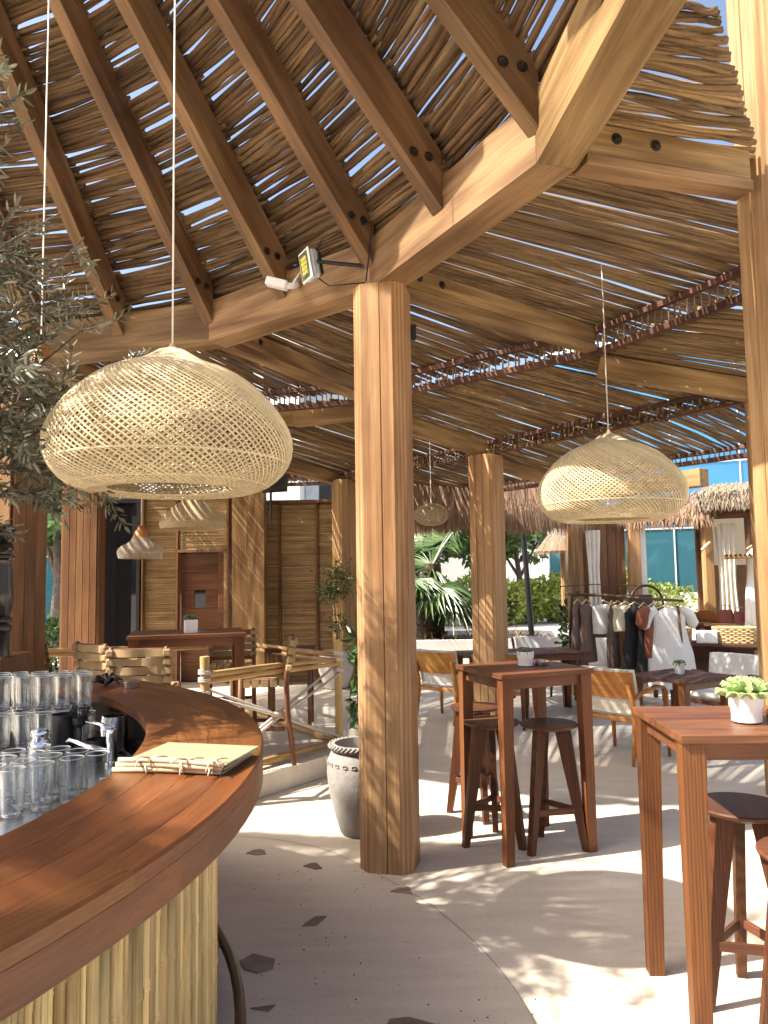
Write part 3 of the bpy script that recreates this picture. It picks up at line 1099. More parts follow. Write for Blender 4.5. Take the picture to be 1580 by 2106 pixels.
# ================================================================== low tables and armchairs
def make_low_table(X, sx, sy, h, n, label):
    t = thing('dining_table', X, label, 'table', 'low slatted dining tables')
    w = sx / n
    me = MB().box((0, -sy / 2, h - .028), (w - .008, sy / 2, h), .003).mesh('slat', 'slat_dark')
    for i in range(n):
        link('slat', me, t, X @ T(-sx / 2 + i * w, 0, 0))
    for s in (-1, 1):
        MB().box((-sx / 2 + .03, -.011, h - .09), (sx / 2 - .03, .011, h - .0285), .002).build('apron', 'table_x', t, X @ T(0, s * (sy / 2 - .06), 0))
        for u in (-1, 1):
            MB().prism([(-.024, -.024), (.024, -.024), (.024, .024), (-.024, .024)], 0, h - .029, top=[(-.042, -.03), (.042, -.03), (.042, .03), (-.042, .03)]).build('leg', 'table_z', t, X @ T(u * (sx / 2 - .06), s * (sy / 2 - .085), 0))
    return t
make_low_table(T(2.65, 6.95) @ RZ(rad(33)), .70, .66, .74, 7, 'low dark slatted table with a small pot near the clothes rack')
make_low_table(T(1.62, 9.25) @ RZ(rad(12)), 1.5, .72, .735, 13, 'long low dark table between armchairs in front of the white planter')
make_pot(T(2.66, 6.98, .74), .105, 'tapered white pot with small plant on the low slatted table', plant='c', stepped=False)

def make_armchair(X, label, wood_z='chair_z', wood_x='chair_x', cloth='white_fabric'):
    c = thing('armchair', X, label, 'chair', 'wooden armchairs with pale cushions')
    W = .26
    b = MB()
    def tap(x, y0, z0, y1, z1, r0, r1, x1=None):
        return MB().tube([(x, y0, z0), ((x + (x1 if x1 is not None else x)) / 2, (y0 + y1) / 2, (z0 + z1) / 2), (x1 if x1 is not None else x, y1, z1)], [r0, (r0 + r1) / 2 * 1.06, r1], 8)
    for s in (-1, 1):
        # rear leg runs up into the back upright
        MB().tube([(s * W, -.30, 0), (s * (W - .005), -.235, .36), (s * (W - .01), -.25, .50), (s * (W - .015), -.315, .70)], [.016, .026, .024, .018], 8).build('leg', wood_z, c, X, smooth='all')
        MB().tube([(s * (W + .02), .27, 0), (s * (W + .02), .255, .36), (s * (W + .025), .24, .58), (s * (W + .02), .20, .625)], [.016, .025, .024, .021], 8).build('leg', wood_z, c, X, smooth='all')
        MB().tube([(s * (W + .02), .215, .622), (s * (W + .035), .05, .645), (s * (W + .025), -.12, .62), (s * (W - .005), -.265, .555)], [.020, .027, .024, .018], 8, flat=.72).build('armrest', wood_x, c, X, smooth='all')
        MB().box((s * (W - .005) - .012, -.225, .35), (s * (W - .005) + .012, .24, .395), .004).build('side_rail', wood_x, c, X)
    MB().box((-W + .01, -.247, .355), (W - .01, -.223, .395), .004).build('rear_rail', wood_x, c, X)
    MB().box((-W + .01, .232, .355), (W - .01, .256, .395), .004).build('front_rail', wood_x, c, X)
    # bent plywood back
    def shell(name, z0, z1, y0, y1, t, mat, wtop, wbot, curve, n=10, m=4, puff=0.0):
        v, f = [], []
        for side in (0, 1):
            for i in range(n + 1):
                u = -1 + 2 * i / n
                for j in range(m + 1):
                    w = j / m
                    hw = wbot + (wtop - wbot) * w
                    pf = puff * math.sin(PI * w) * math.cos(u * PI / 2) ** .5
                    yy = y0 + (y1 - y0) * w + curve * u * u + (t + pf if side else -pf * .3)
                    v.append((u * hw, yy, z0 + (z1 - z0) * w))
        k = (n + 1) * (m + 1)
        for i in range(n):
            for j in range(m):
                a = i * (m + 1) + j
                f.append((a, a + m + 1, a + m + 2, a + 1))
                f.append((k + a, k + a + 1, k + a + m + 2, k + a + m + 1))
        for i in range(n):
            a, e = i * (m + 1), i * (m + 1) + m
            f.append((a, k + a, k + a + m + 1, a + m + 1))
            f.append((e, e + m + 1, k + e + m + 1, k + e))
        for j in range(m):
            f.append((j, j + 1, k + j + 1, k + j))
            a = n * (m + 1) + j
            f.append((a, k + a, k + a + 1, a + 1))
        MB().add(v, f).build(name, mat, c, X, smooth=True)
    shell('back_panel', .56, .80, -.295, -.375, .016, wood_x, .285, .265, .06)
    shell('back_cushion', .42, .815, -.235, -.335, .07, cloth, .255, .245, .05, puff=.02)
    MB().box((-.24, -.235, .396), (.24, .25, .47), .03).build('seat_cushion', cloth, c, X)
    return c
make_armchair(T(2.17, 7.08) @ RZ(rad(-49)), 'golden wooden armchair seen from behind, in front of the low slatted table', cloth='cream_fabric')
make_armchair(T(.72, 8.95) @ RZ(rad(-38)), 'wooden armchair with striped sunlight on its back, left end of the long low table', 'chair_z', 'chair_x')
make_armchair(T(1.27, 8.62) @ RZ(rad(-12)), 'wooden armchair seen from behind between the shaded high table legs', 'hchair_z', 'chair_x')
make_armchair(T(2.02, 10.1) @ RZ(rad(190)), 'pale cushioned armchair facing us beyond the pot on the shaded high table', 'hchair_z', 'table_x')
make_armchair(T(2.62, 9.75) @ RZ(rad(160)), 'pale cushioned armchair facing us beside the hanging clothes', 'hchair_z', 'table_x')
make_armchair(T(3.38, 7.72) @ RZ(rad(128)), 'pale armchair facing us in front of the basket stall', 'hchair_z', 'table_x')

# ================================================================== woven pendant lamps
def woven_shade(prof, nst, turns, w, n=26, sides=4, rnd=random.Random(2)):
    """two crossing families of cane strips on a surface of revolution (prof: radius, height)"""
    seg = [0.0]
    for (r0, z0), (r1, z1) in zip(prof, prof[1:]):
        seg.append(seg[-1] + math.hypot(r1 - r0, z1 - z0))
    tot = seg[-1]
    def at(t):
        d = t * tot
        for i in range(len(seg) - 1):
            if d <= seg[i + 1] or i == len(seg) - 2:
                u = (d - seg[i]) / (seg[i + 1] - seg[i])
                u2 = max(0, min(1, u))
                return prof[i][0] + (prof[i + 1][0] - prof[i][0]) * u2, prof[i][1] + (prof[i + 1][1] - prof[i][1]) * u2
    b = MB()
    for fam in (1, -1):
        for k in range(nst):
            a0 = 2 * PI * (k + rnd.uniform(-.12, .12)) / nst
            pts, rr = [], []
            for i in range(n + 1):
                t = i / n
                r, z = at(t)
                a = a0 + fam * turns * 2 * PI * t
                off = fam * .0022
                pts.append(((r + off) * math.cos(a), (r + off) * math.sin(a), z))
                rr.append(w * rnd.uniform(.85, 1.1))
            b.tube(pts, rr, sides, cap=False)
    return b
def smooth_prof(keys, n=28):
    """Catmull-Rom through (r, z) keys"""
    P = [keys[0]] + keys + [keys[-1]]
    out = []
    per = max(2, n // (len(keys) - 1))
    for i in range(1, len(P) - 2):
        for s in range(per):
            t = s / per
            q = []
            for c in (0, 1):
                p0, p1, p2, p3 = P[i - 1][c], P[i][c], P[i + 1][c], P[i + 2][c]
                q.append(.5 * (2 * p1 + (p2 - p0) * t + (2 * p0 - 5 * p1 + 4 * p2 - p3) * t * t + (3 * p1 - p0 - 3 * p2 + p3) * t ** 3))
            out.append(tuple(q))
    out.append(keys[-1])
    return out
big = [(.05, .535), (.13, .485), (.25, .435), (.355, .35), (.43, .245), (.45, .17), (.435, .10), (.38, .035), (.30, .0), (.235, .012)]
def pendant(X, ztop, label, prof, nst, turns, w, cordmat='white_paint', scale=1.0):
    t = thing('pendant_lamp', X, label, 'lamp', 'woven pendant lamps')
    p = smooth_prof([(r * scale, z * scale) for r, z in prof])
    woven_shade(p, nst, turns, w).build('woven_shade', 'rattan', t, X, smooth='all')
    r0, z0 = p[0]
    MB().lathe([(r0 * 1.5, z0 - .028 * scale), (r0 * .85, z0 + .004), (r0 * .3, z0 + .022), (.008, z0 + .04), (0, z0 + .042)], 20).build('cap', 'rattan_fine', t, X, smooth=True)
    rim = p[-1]
    for rr, zz in ((rim[0], rim[1]), (p[-6][0], p[-6][1]), (p[len(p) // 2 + 4][0], p[len(p) // 2 + 4][1])):
        MB().tube([(rr * math.cos(2 * PI * i / 48), rr * math.sin(2 * PI * i / 48), zz) for i in range(48)], .0045, 6, closed=True).build('hoop', 'rattan', t, X, smooth='all')
    MB().tube([(0, 0, z0 + .04), (0, 0, ztop - X.translation.z)], .004, 6).build('cord', cordmat, t, X, smooth='all')
    MB().lathe([(.018, z0 - .03), (.02, z0 - .1), (.03, z0 - .13), (.045, z0 - .19), (.03, z0 - .235), (0, z0 - .245)], 14).build('bulb', 'white_paint', t, X, smooth=True)
    return t
pendant(T(-.935, 3.32, 2.06) @ RZ(.3), 5.2, 'large woven cane pendant lamp over the bar, biggest of the lamps', big, 98, .40, .0046, scale=1.17)
pendant(T(1.42, 4.72, 1.995) @ RZ(1.1), 3.64, 'large woven cane pendant lamp hanging right of the central post', big, 96, .40, .0040, 'rope')

def bell(X, ztop, keys, n_rib, label, mat, capmat, name='pendant_lamp'):
    t = thing(name, X, label, 'lamp', 'small bell pendant lamps')
    p = smooth_prof(keys, 24)
    inner = [(max(.002, r - .004), z) for r, z in p][::-1]
    MB().lathe(p + inner, 40).build('shade', mat, t, X, smooth='all')
    if n_rib:
        b = MB()
        for k in range(n_rib):
            a0 = 2 * PI * k / n_rib
            b.tube([((r + .001) * math.cos(a0 + .7 * i / len(p)), (r + .001) * math.sin(a0 + .7 * i / len(p)), z) for i, (r, z) in enumerate(p)][::2], .0022, 4, cap=False)
        b.build('cane_rib', 'rattan_fine', t, X, kind='stuff')
    r0, z0 = p[0]
    MB().lathe([(r0 * 1.02, z0 - .002), (r0 * .75, z0 + .05), (r0 * .4, z0 + .09), (r0 * .3, z0 + .11), (0, z0 + .115)], 20).build('cap', capmat, t, X, smooth=True)
    MB().tube([(0, 0, z0 + .1), (0, 0, ztop - X.translation.z)], .004, 6).build('cord', 'white_paint', t, X)
    return t
bell(T(-2.28, 7.1, 1.865), 3.7, [(.075, .20), (.11, .155), (.19, .11), (.215, .06), (.20, .0)], 0, 'small smoky bell pendant lamp with wooden neck before the dark glass door', 'smoky_shade', 'chair_z')
bell(T(-2.05, 8.1, 2.20), 3.7, [(.06, .33), (.15, .27), (.27, .17), (.34, .08), (.345, .04), (.33, .0)], 90, 'cane bell pendant lamp in front of the bamboo wall above the door', 'rattan_fine', 'rattan_fine')
bell(T(-1.66, 3.62, 2.62), 5.3, [(.05, .12), (.08, .09), (.13, .06), (.145, .03), (.135, .0)], 0, 'small pendant lamp hanging inside the olive tree on a white cord', 'smoky_shade', 'chair_z')
globe = thing('pendant_lamp', T(.53, 8.5, 2.22), 'round see-through mesh globe lamp in front of the dark thatch', 'lamp')
MB().lathe([(.02, .25), (.09, .235), (.165, .19), (.19, .125), (.17, .06), (.10, .015), (.02, 0)], 30).build('globe', 'mesh_globe', globe, smooth='all')
woven_shade(smooth_prof([(.02, .25), (.09, .236), (.166, .19), (.192, .125), (.172, .06), (.10, .014), (.02, 0)]), 16, .5, .0018).build('wire', 'rattan_fine', globe, smooth='all')
MB().tube([(0, 0, .25), (0, 0, .95)], .004, 6).build('cord', 'white_paint', globe)

# ================================================================== things fixed to the ring beam
fl = Vector(pol(A0 + 4.3, 3.80, 3.60))
FX = T(*fl) @ RZ(rad(-62)) @ RX(rad(10))
flood = thing('flood_light', FX, 'square aluminium floodlight with yellow light chips at the top of the central post', 'floodlight')
MB().box((-.07, -.008, -.09), (.07, .055, .09), .018).build('housing', 'frame_metal', flood, FX)
MB().box((-.076, -.022, -.096), (.076, -.009, .096), .012).build('bezel', 'white_paint', flood, FX)
plain('flood_glass', (.10, .17, .10), rough=.1)
plain('led_yellow', (.85, .72, .12), rough=.4)
MB().box((-.06, -.0245, -.08), (.06, -.0225, .08), .0).build('lens', 'flood_glass', flood, FX)
led = MB().lathe([(.014, 0), (.012, .004), (0, .006)], 10).mesh('led_chip', 'led_yellow')
rl = random.Random(3)
for i in range(3):
    for j in range(4):
        link('led_chip', led, flood, FX @ T(-.026 + i * .026 + rl.uniform(-.003, .003), -.0246, -.042 + j * .028) @ RX(PI / 2))
for i in range(6):
    MB().box((-.06 + i * .022, .0555, -.07), (-.054 + i * .022, .072, .07)).build('cooling_fin', 'black_metal', flood, FX)
MB().tube([FX @ Vector((.076, .03, 0)), FX @ Vector((.11, .08, -.02)), pol(A0 + .6, 4.03, 3.58)], .012, 6).build('bracket', 'black_metal', flood, Matrix())
MB().tube([FX @ Vector((.02, .06, .08)), FX @ Vector((.06, .10, .15)), FX @ Vector((.17, .12, .14)), pol(A0 - 1.4, 4.0, 3.80), pol(A0 - .9, 4.0, 3.62), pol(A0 - .2, 4.01, 3.46)], .005, 6).build('cable', 'black_metal', flood, Matrix(), smooth='all')
MB().tube([FX @ Vector((.0, .06, -.08)), FX @ Vector((.04, .10, -.14)), FX @ Vector((.1, .1, -.16)), pol(A0 + .1, 4.02, 3.46)], .004, 6).build('cable', 'black_metal', flood, Matrix(), smooth='all')
cc = pol(A0 + 9.0, 3.80, 3.575)
KX = T(*cc) @ RZ(rad(-100)) @ RX(rad(-18))
cctv = thing('security_camera', KX, 'small white bullet security camera under a rafter left of the floodlight', 'camera')
MB().box((-.032, -.075, -.028), (.032, .075, .03), .008).build('housing', 'white_paint', cctv, KX)
MB().box((-.029, -.079, -.026), (.029, -.0755, .026), .004).build('lens', 'black_plastic', cctv, KX)
fp = pol(A0 + 9.0, 3.985, 3.63)
MB().tube([KX @ Vector((0, .05, .0)), KX @ Vector((0, .11, .01)), fp], [.022, .02, .026], 10).build('arm', 'white_pot', cctv, Matrix(), smooth='all')
MB().tube([KX @ Vector((0, .10, .02)), KX @ Vector((.01, .13, .09)), pol(A0 + 8.2, 3.98, 3.71)], .006, 6).build('cable', 'white_paint', cctv, Matrix(), smooth='all')
o = MB().box((-.018, -.03, -.05), (.018, .03, .05), .006).build('junction_box', 'black_plastic', None, T(.195, 4.66, 3.19) @ RZ(rad(20)))
tag(o, 'small black box fixed to the right side of the central post top', 'box')

# ================================================================== clay jars and plants
def leafy(b, c, n, spread, ln, wd, rnd, up=.3):
    for i in range(n):
        p = Vector((rnd.gauss(0, spread), rnd.gauss(0, spread), rnd.gauss(0, spread))) + Vector(c)
        d = Vector((rnd.gauss(0, 1), rnd.gauss(0, 1), rnd.gauss(up, .8))).normalized()
        s = d.orthogonal().normalized()
        s = (Matrix.Rotation(rnd.uniform(0, 6.3), 3, d) @ s)
        u = d.cross(s)
        l, w = ln * rnd.uniform(.7, 1.2), wd * rnd.uniform(.7, 1.2)
        b.add([p, p + d * l * .45 + s * w + u * w * .3, p + d * l, p + d * l * .45 - s * w + u * w * .3], [(0, 1, 2), (0, 2, 3)])

jarX = T(-.185, 5.12)
jar = thing('clay_jar', jarX, 'big weathered grey clay jar standing against the central post', 'jar')
MB().lathe([(0, .006), (.125, .006), (.135, .02), (.165, .12), (.205, .28), (.218, .40), (.212, .47), (.19, .525), (.18, .535), (.196, .55), (.20, .565), (.19, .58), (.165, .58), (.16, .56), (.16, .50), (0, .50)], 40).build('body', 'jar_clay', jar, jarX, smooth=True)
b = MB()
for i in range(40):
    a, a2 = 2 * PI * i / 40, 2 * PI * (i + 1.4) / 40
    b.tube([(.196 * math.cos(a), .196 * math.sin(a), .55), (.206 * math.cos((a + a2) / 2), .206 * math.sin((a + a2) / 2), .565), (.196 * math.cos(a2), .196 * math.sin(a2), .58)], .007, 5)
b.build('rope_rim', 'jar_clay', jar, jarX, smooth='all')
b = MB()
for i in range(22):
    a = 2 * PI * i / 22
    for sg in (-1, 1):
        b.tube([(.214 * math.cos(a + sg * .13 * math.cos(t) * (t / 6)), .214 * math.sin(a + sg * .13 * math.cos(t) * (t / 6)), .47 + .022 * math.sin(t) * (t / 6)) for t in [x * .8 for x in range(8)]], .004, 4)
b.build('relief_band', 'jar_clay', jar, jarX, smooth='all')
plantX = T(-.17, 5.12, .50)
pl = thing('jar_plant', plantX, 'leafy green plant growing from the grey jar, half hidden by the central post', 'plant')
b = MB()
tips = [(-.02, -.05, .80), (.05, .02, .62), (.1, .05, .9), (-.06, .03, .35), (.0, .05, .72)]
for x, y, z in tips:
    b.tube([(0, 0, -.01), (x * .3, y * .3, z * .5), (x, y, z)], [.008, .006, .003], 5)
b.build('stem', 'shrub_leaf', pl, plantX)
b = MB()
rj = random.Random(8)
for x, y, z in tips:
    for k in range(26):
        t = rj.uniform(.5, 1.05)
        leafy(b, (x * t, y * t, z * t), 1, .02, .11, .022, rj)
b.build('leaf', 'shrub_leaf', pl, plantX, kind='stuff')

potX = T(-.68, 10.35, DZ)
pj = thing('clay_jar', potX, 'pale round clay pot by the bamboo wall behind the rope rail', 'jar')
MB().lathe([(0, .005), (.14, .005), (.16, .02), (.23, .22), (.25, .36), (.22, .47), (.19, .50), (.17, .50), (.17, .45), (0, .45)], 30).build('body', 'pale_clay', pj, potX, smooth=True)
fx = T(-.68, 10.35, DZ + .45)
ficus = thing('ficus_tree', fx, 'small dark ficus tree in the pale pot by the bamboo wall', 'tree')
MB().tube([(0, 0, 0), (.02, .0, .3), (-.02, .02, .7), (.03, 0, 1.05)], [.014, .012, .010, .005], 6).build('trunk', 'bark', ficus, fx, smooth='all')
b = MB()
for c, s, n in (((.04, 0, 1.05), .11, 420), ((-.09, 0, .82), .08, 220), ((.09, 0, .86), .075, 160), ((.06, 0, .38), .075, 170)):
    leafy(b, c, n, s, .05, .013, rj)
b.build('crown', 'shrub_leaf', ficus, fx)

# ================================================================== menus on the bar
mc = Vector((-.625, 2.43, 1.1015))
for i in range(3):
    X = T(mc.x + .01 * i, mc.y - .004 * i, mc.z + .0135 * i) @ RZ(rad(-11 - 1.5 * i)) @ SC(.86, .86, 1)
    t = thing('menu_board', X, ('lowest', 'middle', 'topmost')[i] + ' of the three khaki menu boards stacked on the bar', 'menu', 'menus stacked on the bar')
    MB().box((-.19, -.13, 0), (.19, .15, .006), .001).build('cover', 'khaki_board', t, X)
    bent_stick(.40, .0085, .0075, 7, 7, .003, random.Random(i)).build('spine_stick', 'twig_pale', t, X @ T(-.215, -.14, .0075), smooth='all')
    rk = random.Random(20 + i)
    for sx_ in (-.11, .03, .14):
        q = sx_ + rk.uniform(-.02, .02)
        MB().tube([(q, -.10, .008), (q, -.14, .018), (q + .005, -.156, .008), (q + .01, -.14, .002)], .0022, 5).build('tie', 'twig_pale', t, X, smooth='all')
        for k in range(2):
            a = rk.uniform(-2.6, -.5) if k else rk.uniform(.3, 2.2)
            MB().tube([(q, -.142, .016), (q + .03 * math.cos(a), -.145 + .03 * math.sin(a), .020 + .004 * k), (q + .06 * math.cos(a), -.145 + .058 * math.sin(a), .016 if k == 0 else .010)], [.003, .0035, .0015], 5).build('tie_end', 'twig_pale', t, X, smooth='all')

# ================================================================== glassware and bar tools
def tumbler(r=.041, h=.155):
    pr = [(r * .80, .012), (r * .82, .002), (r * .87, .006), (r * .90, h * .30), (r * .95, h * .65), (r, h - .0035), (r * 1.012, h - .001), (r * .985, h), (r * .965, h - .003)]
    b = MB().lathe(pr, 24)
    n_wall = len(b.f)
    b.lathe([(0, .002), (r * .80, .002), (r * .80, .011), (0, .009)], 24)
    me = b.mesh('tumbler', 'clear_glass', 'all')
    me.materials.append(M['rim_highlight'])
    for k, f in enumerate(me.polygons):
        ring = k // 24
        if k < n_wall and ring >= 6:
            f.material_index = 1
    return me
tm = tumbler()
ZW = .9015
NTH = ['first', 'second', 'third', 'fourth', 'fifth']
ROW = ['front', 'second', 'third', 'back']
def glass_thing(x, y, z, label):
    o = link('tumbler', tm, None, T(x, y, z) @ RZ(random.uniform(0, 6)))
    tag(o, label, 'glass', 'clear tumblers behind the bar')
rack = thing('glass_mat', T(-1.62, 3.70, ZW), 'low black rubber mat under the far cluster of tumblers', 'mat')
MB().box((-.33, -.20, 0), (.30, .20, .012), .003).build('mat_base', 'black_plastic', rack, WM[rack] @ RZ(rad(8)))
for r in range(4):
    for c in range(5):
        x = -1.395 - .092 * c - .045 * r + random.uniform(-.005, .005)
        y = 3.585 - .012 * c + .082 * r + random.uniform(-.005, .005)
        where = NTH[c] + ' from the right, ' + ROW[r] + ' row of the far cluster'
        glass_thing(x, y, ZW + .0135, 'clear tumbler in the lower layer, ' + where)
        if r > 0:
            glass_thing(x + random.uniform(-.004, .004), y + random.uniform(-.004, .004), ZW + .0145 + .156, 'clear tumbler in the upper layer, ' + where)
for r in range(4):
    for c in range(4):
        x = -1.05 - .066 * c - .088 * r + random.uniform(-.005, .005)
        y = 2.80 - .072 * c + .045 * r + random.uniform(-.005, .005)
        glass_thing(x, y, ZW, 'clear tumbler ' + NTH[c] + ' from the tap, ' + ROW[r] + ' row of the cluster nearest us')
# mixing things
def lathe_thing(name, prof, mat, X, label, cat, n=24):
    o = MB().lathe(prof, n).build(name, mat, None, X, smooth=True)
    return tag(o, label, cat)
# hammered steel tumbler
b = MB()
prof, n = [], 26
rows = 13
v, f = [], []
for i in range(rows * 2 + 1):
    z = .012 + .15 * i / (rows * 2)
    for j in range(n * 2):
        a = 2 * PI * j / (n * 2)
        d = .0026 * math.cos(PI * i) * math.cos(PI * j)
        r = .05 + .006 * math.sin(PI * i / (rows * 2)) + d
        v.append((r * math.cos(a), r * math.sin(a), z))
for i in range(rows * 2):
    for j in range(n * 2):
        f.append((i * n * 2 + j, i * n * 2 + (j + 1) % (n * 2), (i + 1) * n * 2 + (j + 1) % (n * 2), (i + 1) * n * 2 + j))
b.add(v, f)
b.lathe([(.051, .012), (.04, .001), (0, .001)], n * 2)
b.lathe([(.0505, .162), (.046, .162), (.044, .02), (0, .02)], n * 2)
hm = b.mesh('hammered_cup', 'chrome')
o = link('hammered_cup', hm, None, T(-1.235, 3.50, ZW)); tag(o, 'hammered silver cup beside the dark brush behind the bar', 'cup')
o = link('hammered_cup', hm, None, T(-1.70, 3.28, ZW) @ RZ(.1)); tag(o, 'hammered silver cup at the left edge behind the bar', 'cup')
lathe_thing('cocktail_shaker', [(0, .001), (.038, .001), (.043, .06), (.042, .095), (.03, .115), (.028, .12), (.036, .125), (.036, .142), (.03, .15), (.0, .15)], 'chrome', T(-1.47, 3.27, ZW), 'squat steel cocktail shaker among the glasses behind the bar', 'shaker')
lathe_thing('caddy_cup', [(0, .001), (.045, .001), (.05, .085), (.046, .085), (.043, .01), (0, .01)], 'black_plastic', T(-1.265, 3.38, ZW), 'round black cup in front of the hammered cup behind the bar', 'cup')
lathe_thing('measuring_cup', [(0, .001), (.05, .001), (.055, .19), (.051, .19), (.047, .012), (0, .012)], 'black_plastic', T(-1.42, 3.40, ZW), 'tall black canister among the glasses behind the bar', 'canister')
bx_ = T(-1.335, 3.36, ZW)
br = thing('bottle_brush', bx_, 'black bottle brush standing upright in front of the tall tumblers', 'brush')
MB().tube([(0, 0, .0), (.002, 0, .08), (.0, .0, .15)], [.010, .008, .009], 8).build('handle', 'black_plastic', br, bx_, smooth='all')
MB().lathe([(.01, .14), (.03, .155), (.033, .175), (.02, .19), (0, .192)], 16).build('head', 'black_plastic', br, bx_, smooth=True)
b = MB()
for i in range(60):
    a, e = random.uniform(0, 6.3), random.uniform(.1, 1.2)
    b.tube([(.02 * math.cos(a), .02 * math.sin(a), .175), (.055 * math.cos(a) * math.cos(e), .055 * math.sin(a) * math.cos(e), .185 + .055 * math.sin(e))], .0018, 4)
b.build('bristle', 'black_plastic', br, bx_, kind='stuff')
tx = T(-1.165, 3.27, ZW)
tap = thing('bar_tap', tx, 'chrome bar tap with long thin spout near the menus', 'tap')
MB().lathe([(0, 0), (.028, 0), (.028, .012), (.021, .016), (.021, .085), (.024, .09), (.026, .13), (.022, .145), (0, .147)], 20).build('body', 'chrome', tap, tx, smooth=True)
MB().tube([(-.015, 0, .055), (-.10, .01, .075), (-.19, .03, .10), (-.2, .03, .088)], [.011, .010, .009, .009], 10).build('spout', 'chrome', tap, tx, smooth='all')
MB().tube([(0, 0, .145), (-.05, .01, .165), (-.12, .03, .172)], [.010, .009, .006], 8).build('lever', 'chrome', tap, tx, smooth='all')
tongs = MB().tube([(-.1, 0, .004), (.0, .01, .02), (.11, 0, .004)], .005, 6).build('bar_spoon', 'steel', None, T(-1.02, 3.02, ZW), smooth='all')
tag(tongs, 'steel bar spoon lying on the counter below the tap', 'spoon')
# a few small things on the far end of the bar
cl = T(-1.36, 4.10, 1.1015)
o = MB().lathe([(0, 0), (.04, 0), (.045, .03), (.03, .04), (0, .042)], 16).build('spice_tin', 'steel', None, cl, smooth=True); tag(o, 'small steel tin at the far end of the bar', 'tin')
b = MB()
for i in range(14):
    a = random.uniform(0, 6.3)
    b.tube([(0, 0, .01), (.05 * math.cos(a), .05 * math.sin(a), .03 + random.uniform(0, .03)), (.09 * math.cos(a), .09 * math.sin(a), random.uniform(.005, .04))], [.008, .012, .004], 6)
o = b.build('tool_bundle', 'black_wood', None, T(-1.52, 4.18, 1.1015), smooth='all'); tag(o, 'dark bundle of bar tools lying behind the tumblers', 'tools')

# turned dark post on its pedestal
pdx = T(-2.16, 4.15)
ped = thing('service_cabinet', pdx, 'reddish wooden service cabinet at the left edge behind the glasses', 'cabinet')
MB().box((-.25, -.1, .02), (.12, .22, 1.17), .004).build('body', 'board_z', ped, pdx)
MB().box((-.27, -.12, 1.171), (.14, .24, 1.275), .006).build('top', 'bar_x', ped, pdx)
lathe_thing('turned_post', [(0, 0), (.062, 0), (.062, .12), (.066, .13), (.07, .15), (.062, .168), (.068, .18), (.068, .195), (.056, .215), (.068, .26), (.072, .33), (.066, .43), (.06, .50), (.062, .515), (.074, .525), (.074, .54), (.06, .55), (.062, .57), (.07, .58), (.066, .60), (.056, .61), (.075, .635), (.08, .665), (.07, .70), (.03, .715), (0, .718)], 'black_wood', T(-2.10, 4.15, 1.276), 'black turned wooden post standing on the cabinet at the left edge', 'post', 28)
# ================================================================== deck: rope rails, table, woven chairs
def rail_side(p, q, label, z0=DZ, h=.93, posts=(1, 1), ropes=True, low=True):
    p, q = Vector((*p, z0)), Vector((*q, z0))
    X = T(*p)
    t = thing('rope_rail', X, label, 'railing', 'log and rope railings round the deck')
    L = (q - p).length
    u = (q - p).normalized()
    rr = random.Random(int(L * 100))
    for c, on in ((p, posts[0]), (q, posts[1])):
        if on:
            bent_stick(h, .036, .033, 9, 5, .004, rr).build('rail_post', 'pole_x', t, T(*c) @ RY(-PI / 2), smooth=True)
            for zz in (h * .80, h * .86, h * .70):
                MB().tube([c + Vector((.04 * math.cos(k), .04 * math.sin(k), zz + .012 * k / 6.3)) for k in [i * .7 for i in range(26)]], .0075, 6).build('lashing', 'rope', t, Matrix(), smooth='all')
    bent_stick(L - .06, .026, .020, 8, 8, .006, rr).build('top_rail', 'pole_x', t, along(p + u * .03 + Vector((0, 0, h * .86)), q + Vector((0, 0, h * .82))), smooth=True)
    bent_stick(L - .06, .022, .018, 8, 8, .006, rr).build('top_rail', 'pole_x', t, along(p + u * .03 + Vector((0, 0, h * .80)), q + Vector((0, 0, h * .78))), smooth=True)
    if low:
        bent_stick(L - .05, .034, .028, 8, 8, .006, rr).build('bottom_rail', 'pole_x', t, along(p + u * .03 + Vector((0, 0, .045)), q + Vector((0, 0, .045))), smooth=True)
    if ropes:
        n = Vector((-u.y, u.x, 0)) * .03
        mid = (p + q) / 2 + Vector((0, 0, h * .42))
        for s, zt in ((1, 0.0), (-1, -.06)):
            for c, d in ((p, q), (q, p)):
                MB().tube([c + n * s + Vector((0, 0, h * .76 + zt)), mid + n * s * .6 + Vector((0, 0, zt * .2)), d + n * s + Vector((0, 0, .06 - zt * .3))], .012, 7).build('rope', 'rope', t, Matrix(), smooth='all')
        MB().tube([mid - u * .05, mid, mid + u * .05], [.030, .036, .030], 10).build('rope_knot', 'twig_pale', t, Matrix(), smooth='all')
    return t
rail_side((-1.34, 5.66), (-.43, 6.90), 'log railing with crossed white ropes on the near edge of the deck')
rail_side((-.43, 6.90), (-1.75, 8.75), 'log railing running back along the right side of the deck', posts=(0, 1), ropes=False)
rail_side((-3.9, 7.7), (-2.55, 8.3), 'log railing at the back left of the deck before the window gap', ropes=True, low=False)
rail_side((-2.55, 8.3), (-1.75, 8.75), 'short log railing behind the deck table', posts=(0, 0), ropes=False, low=False)

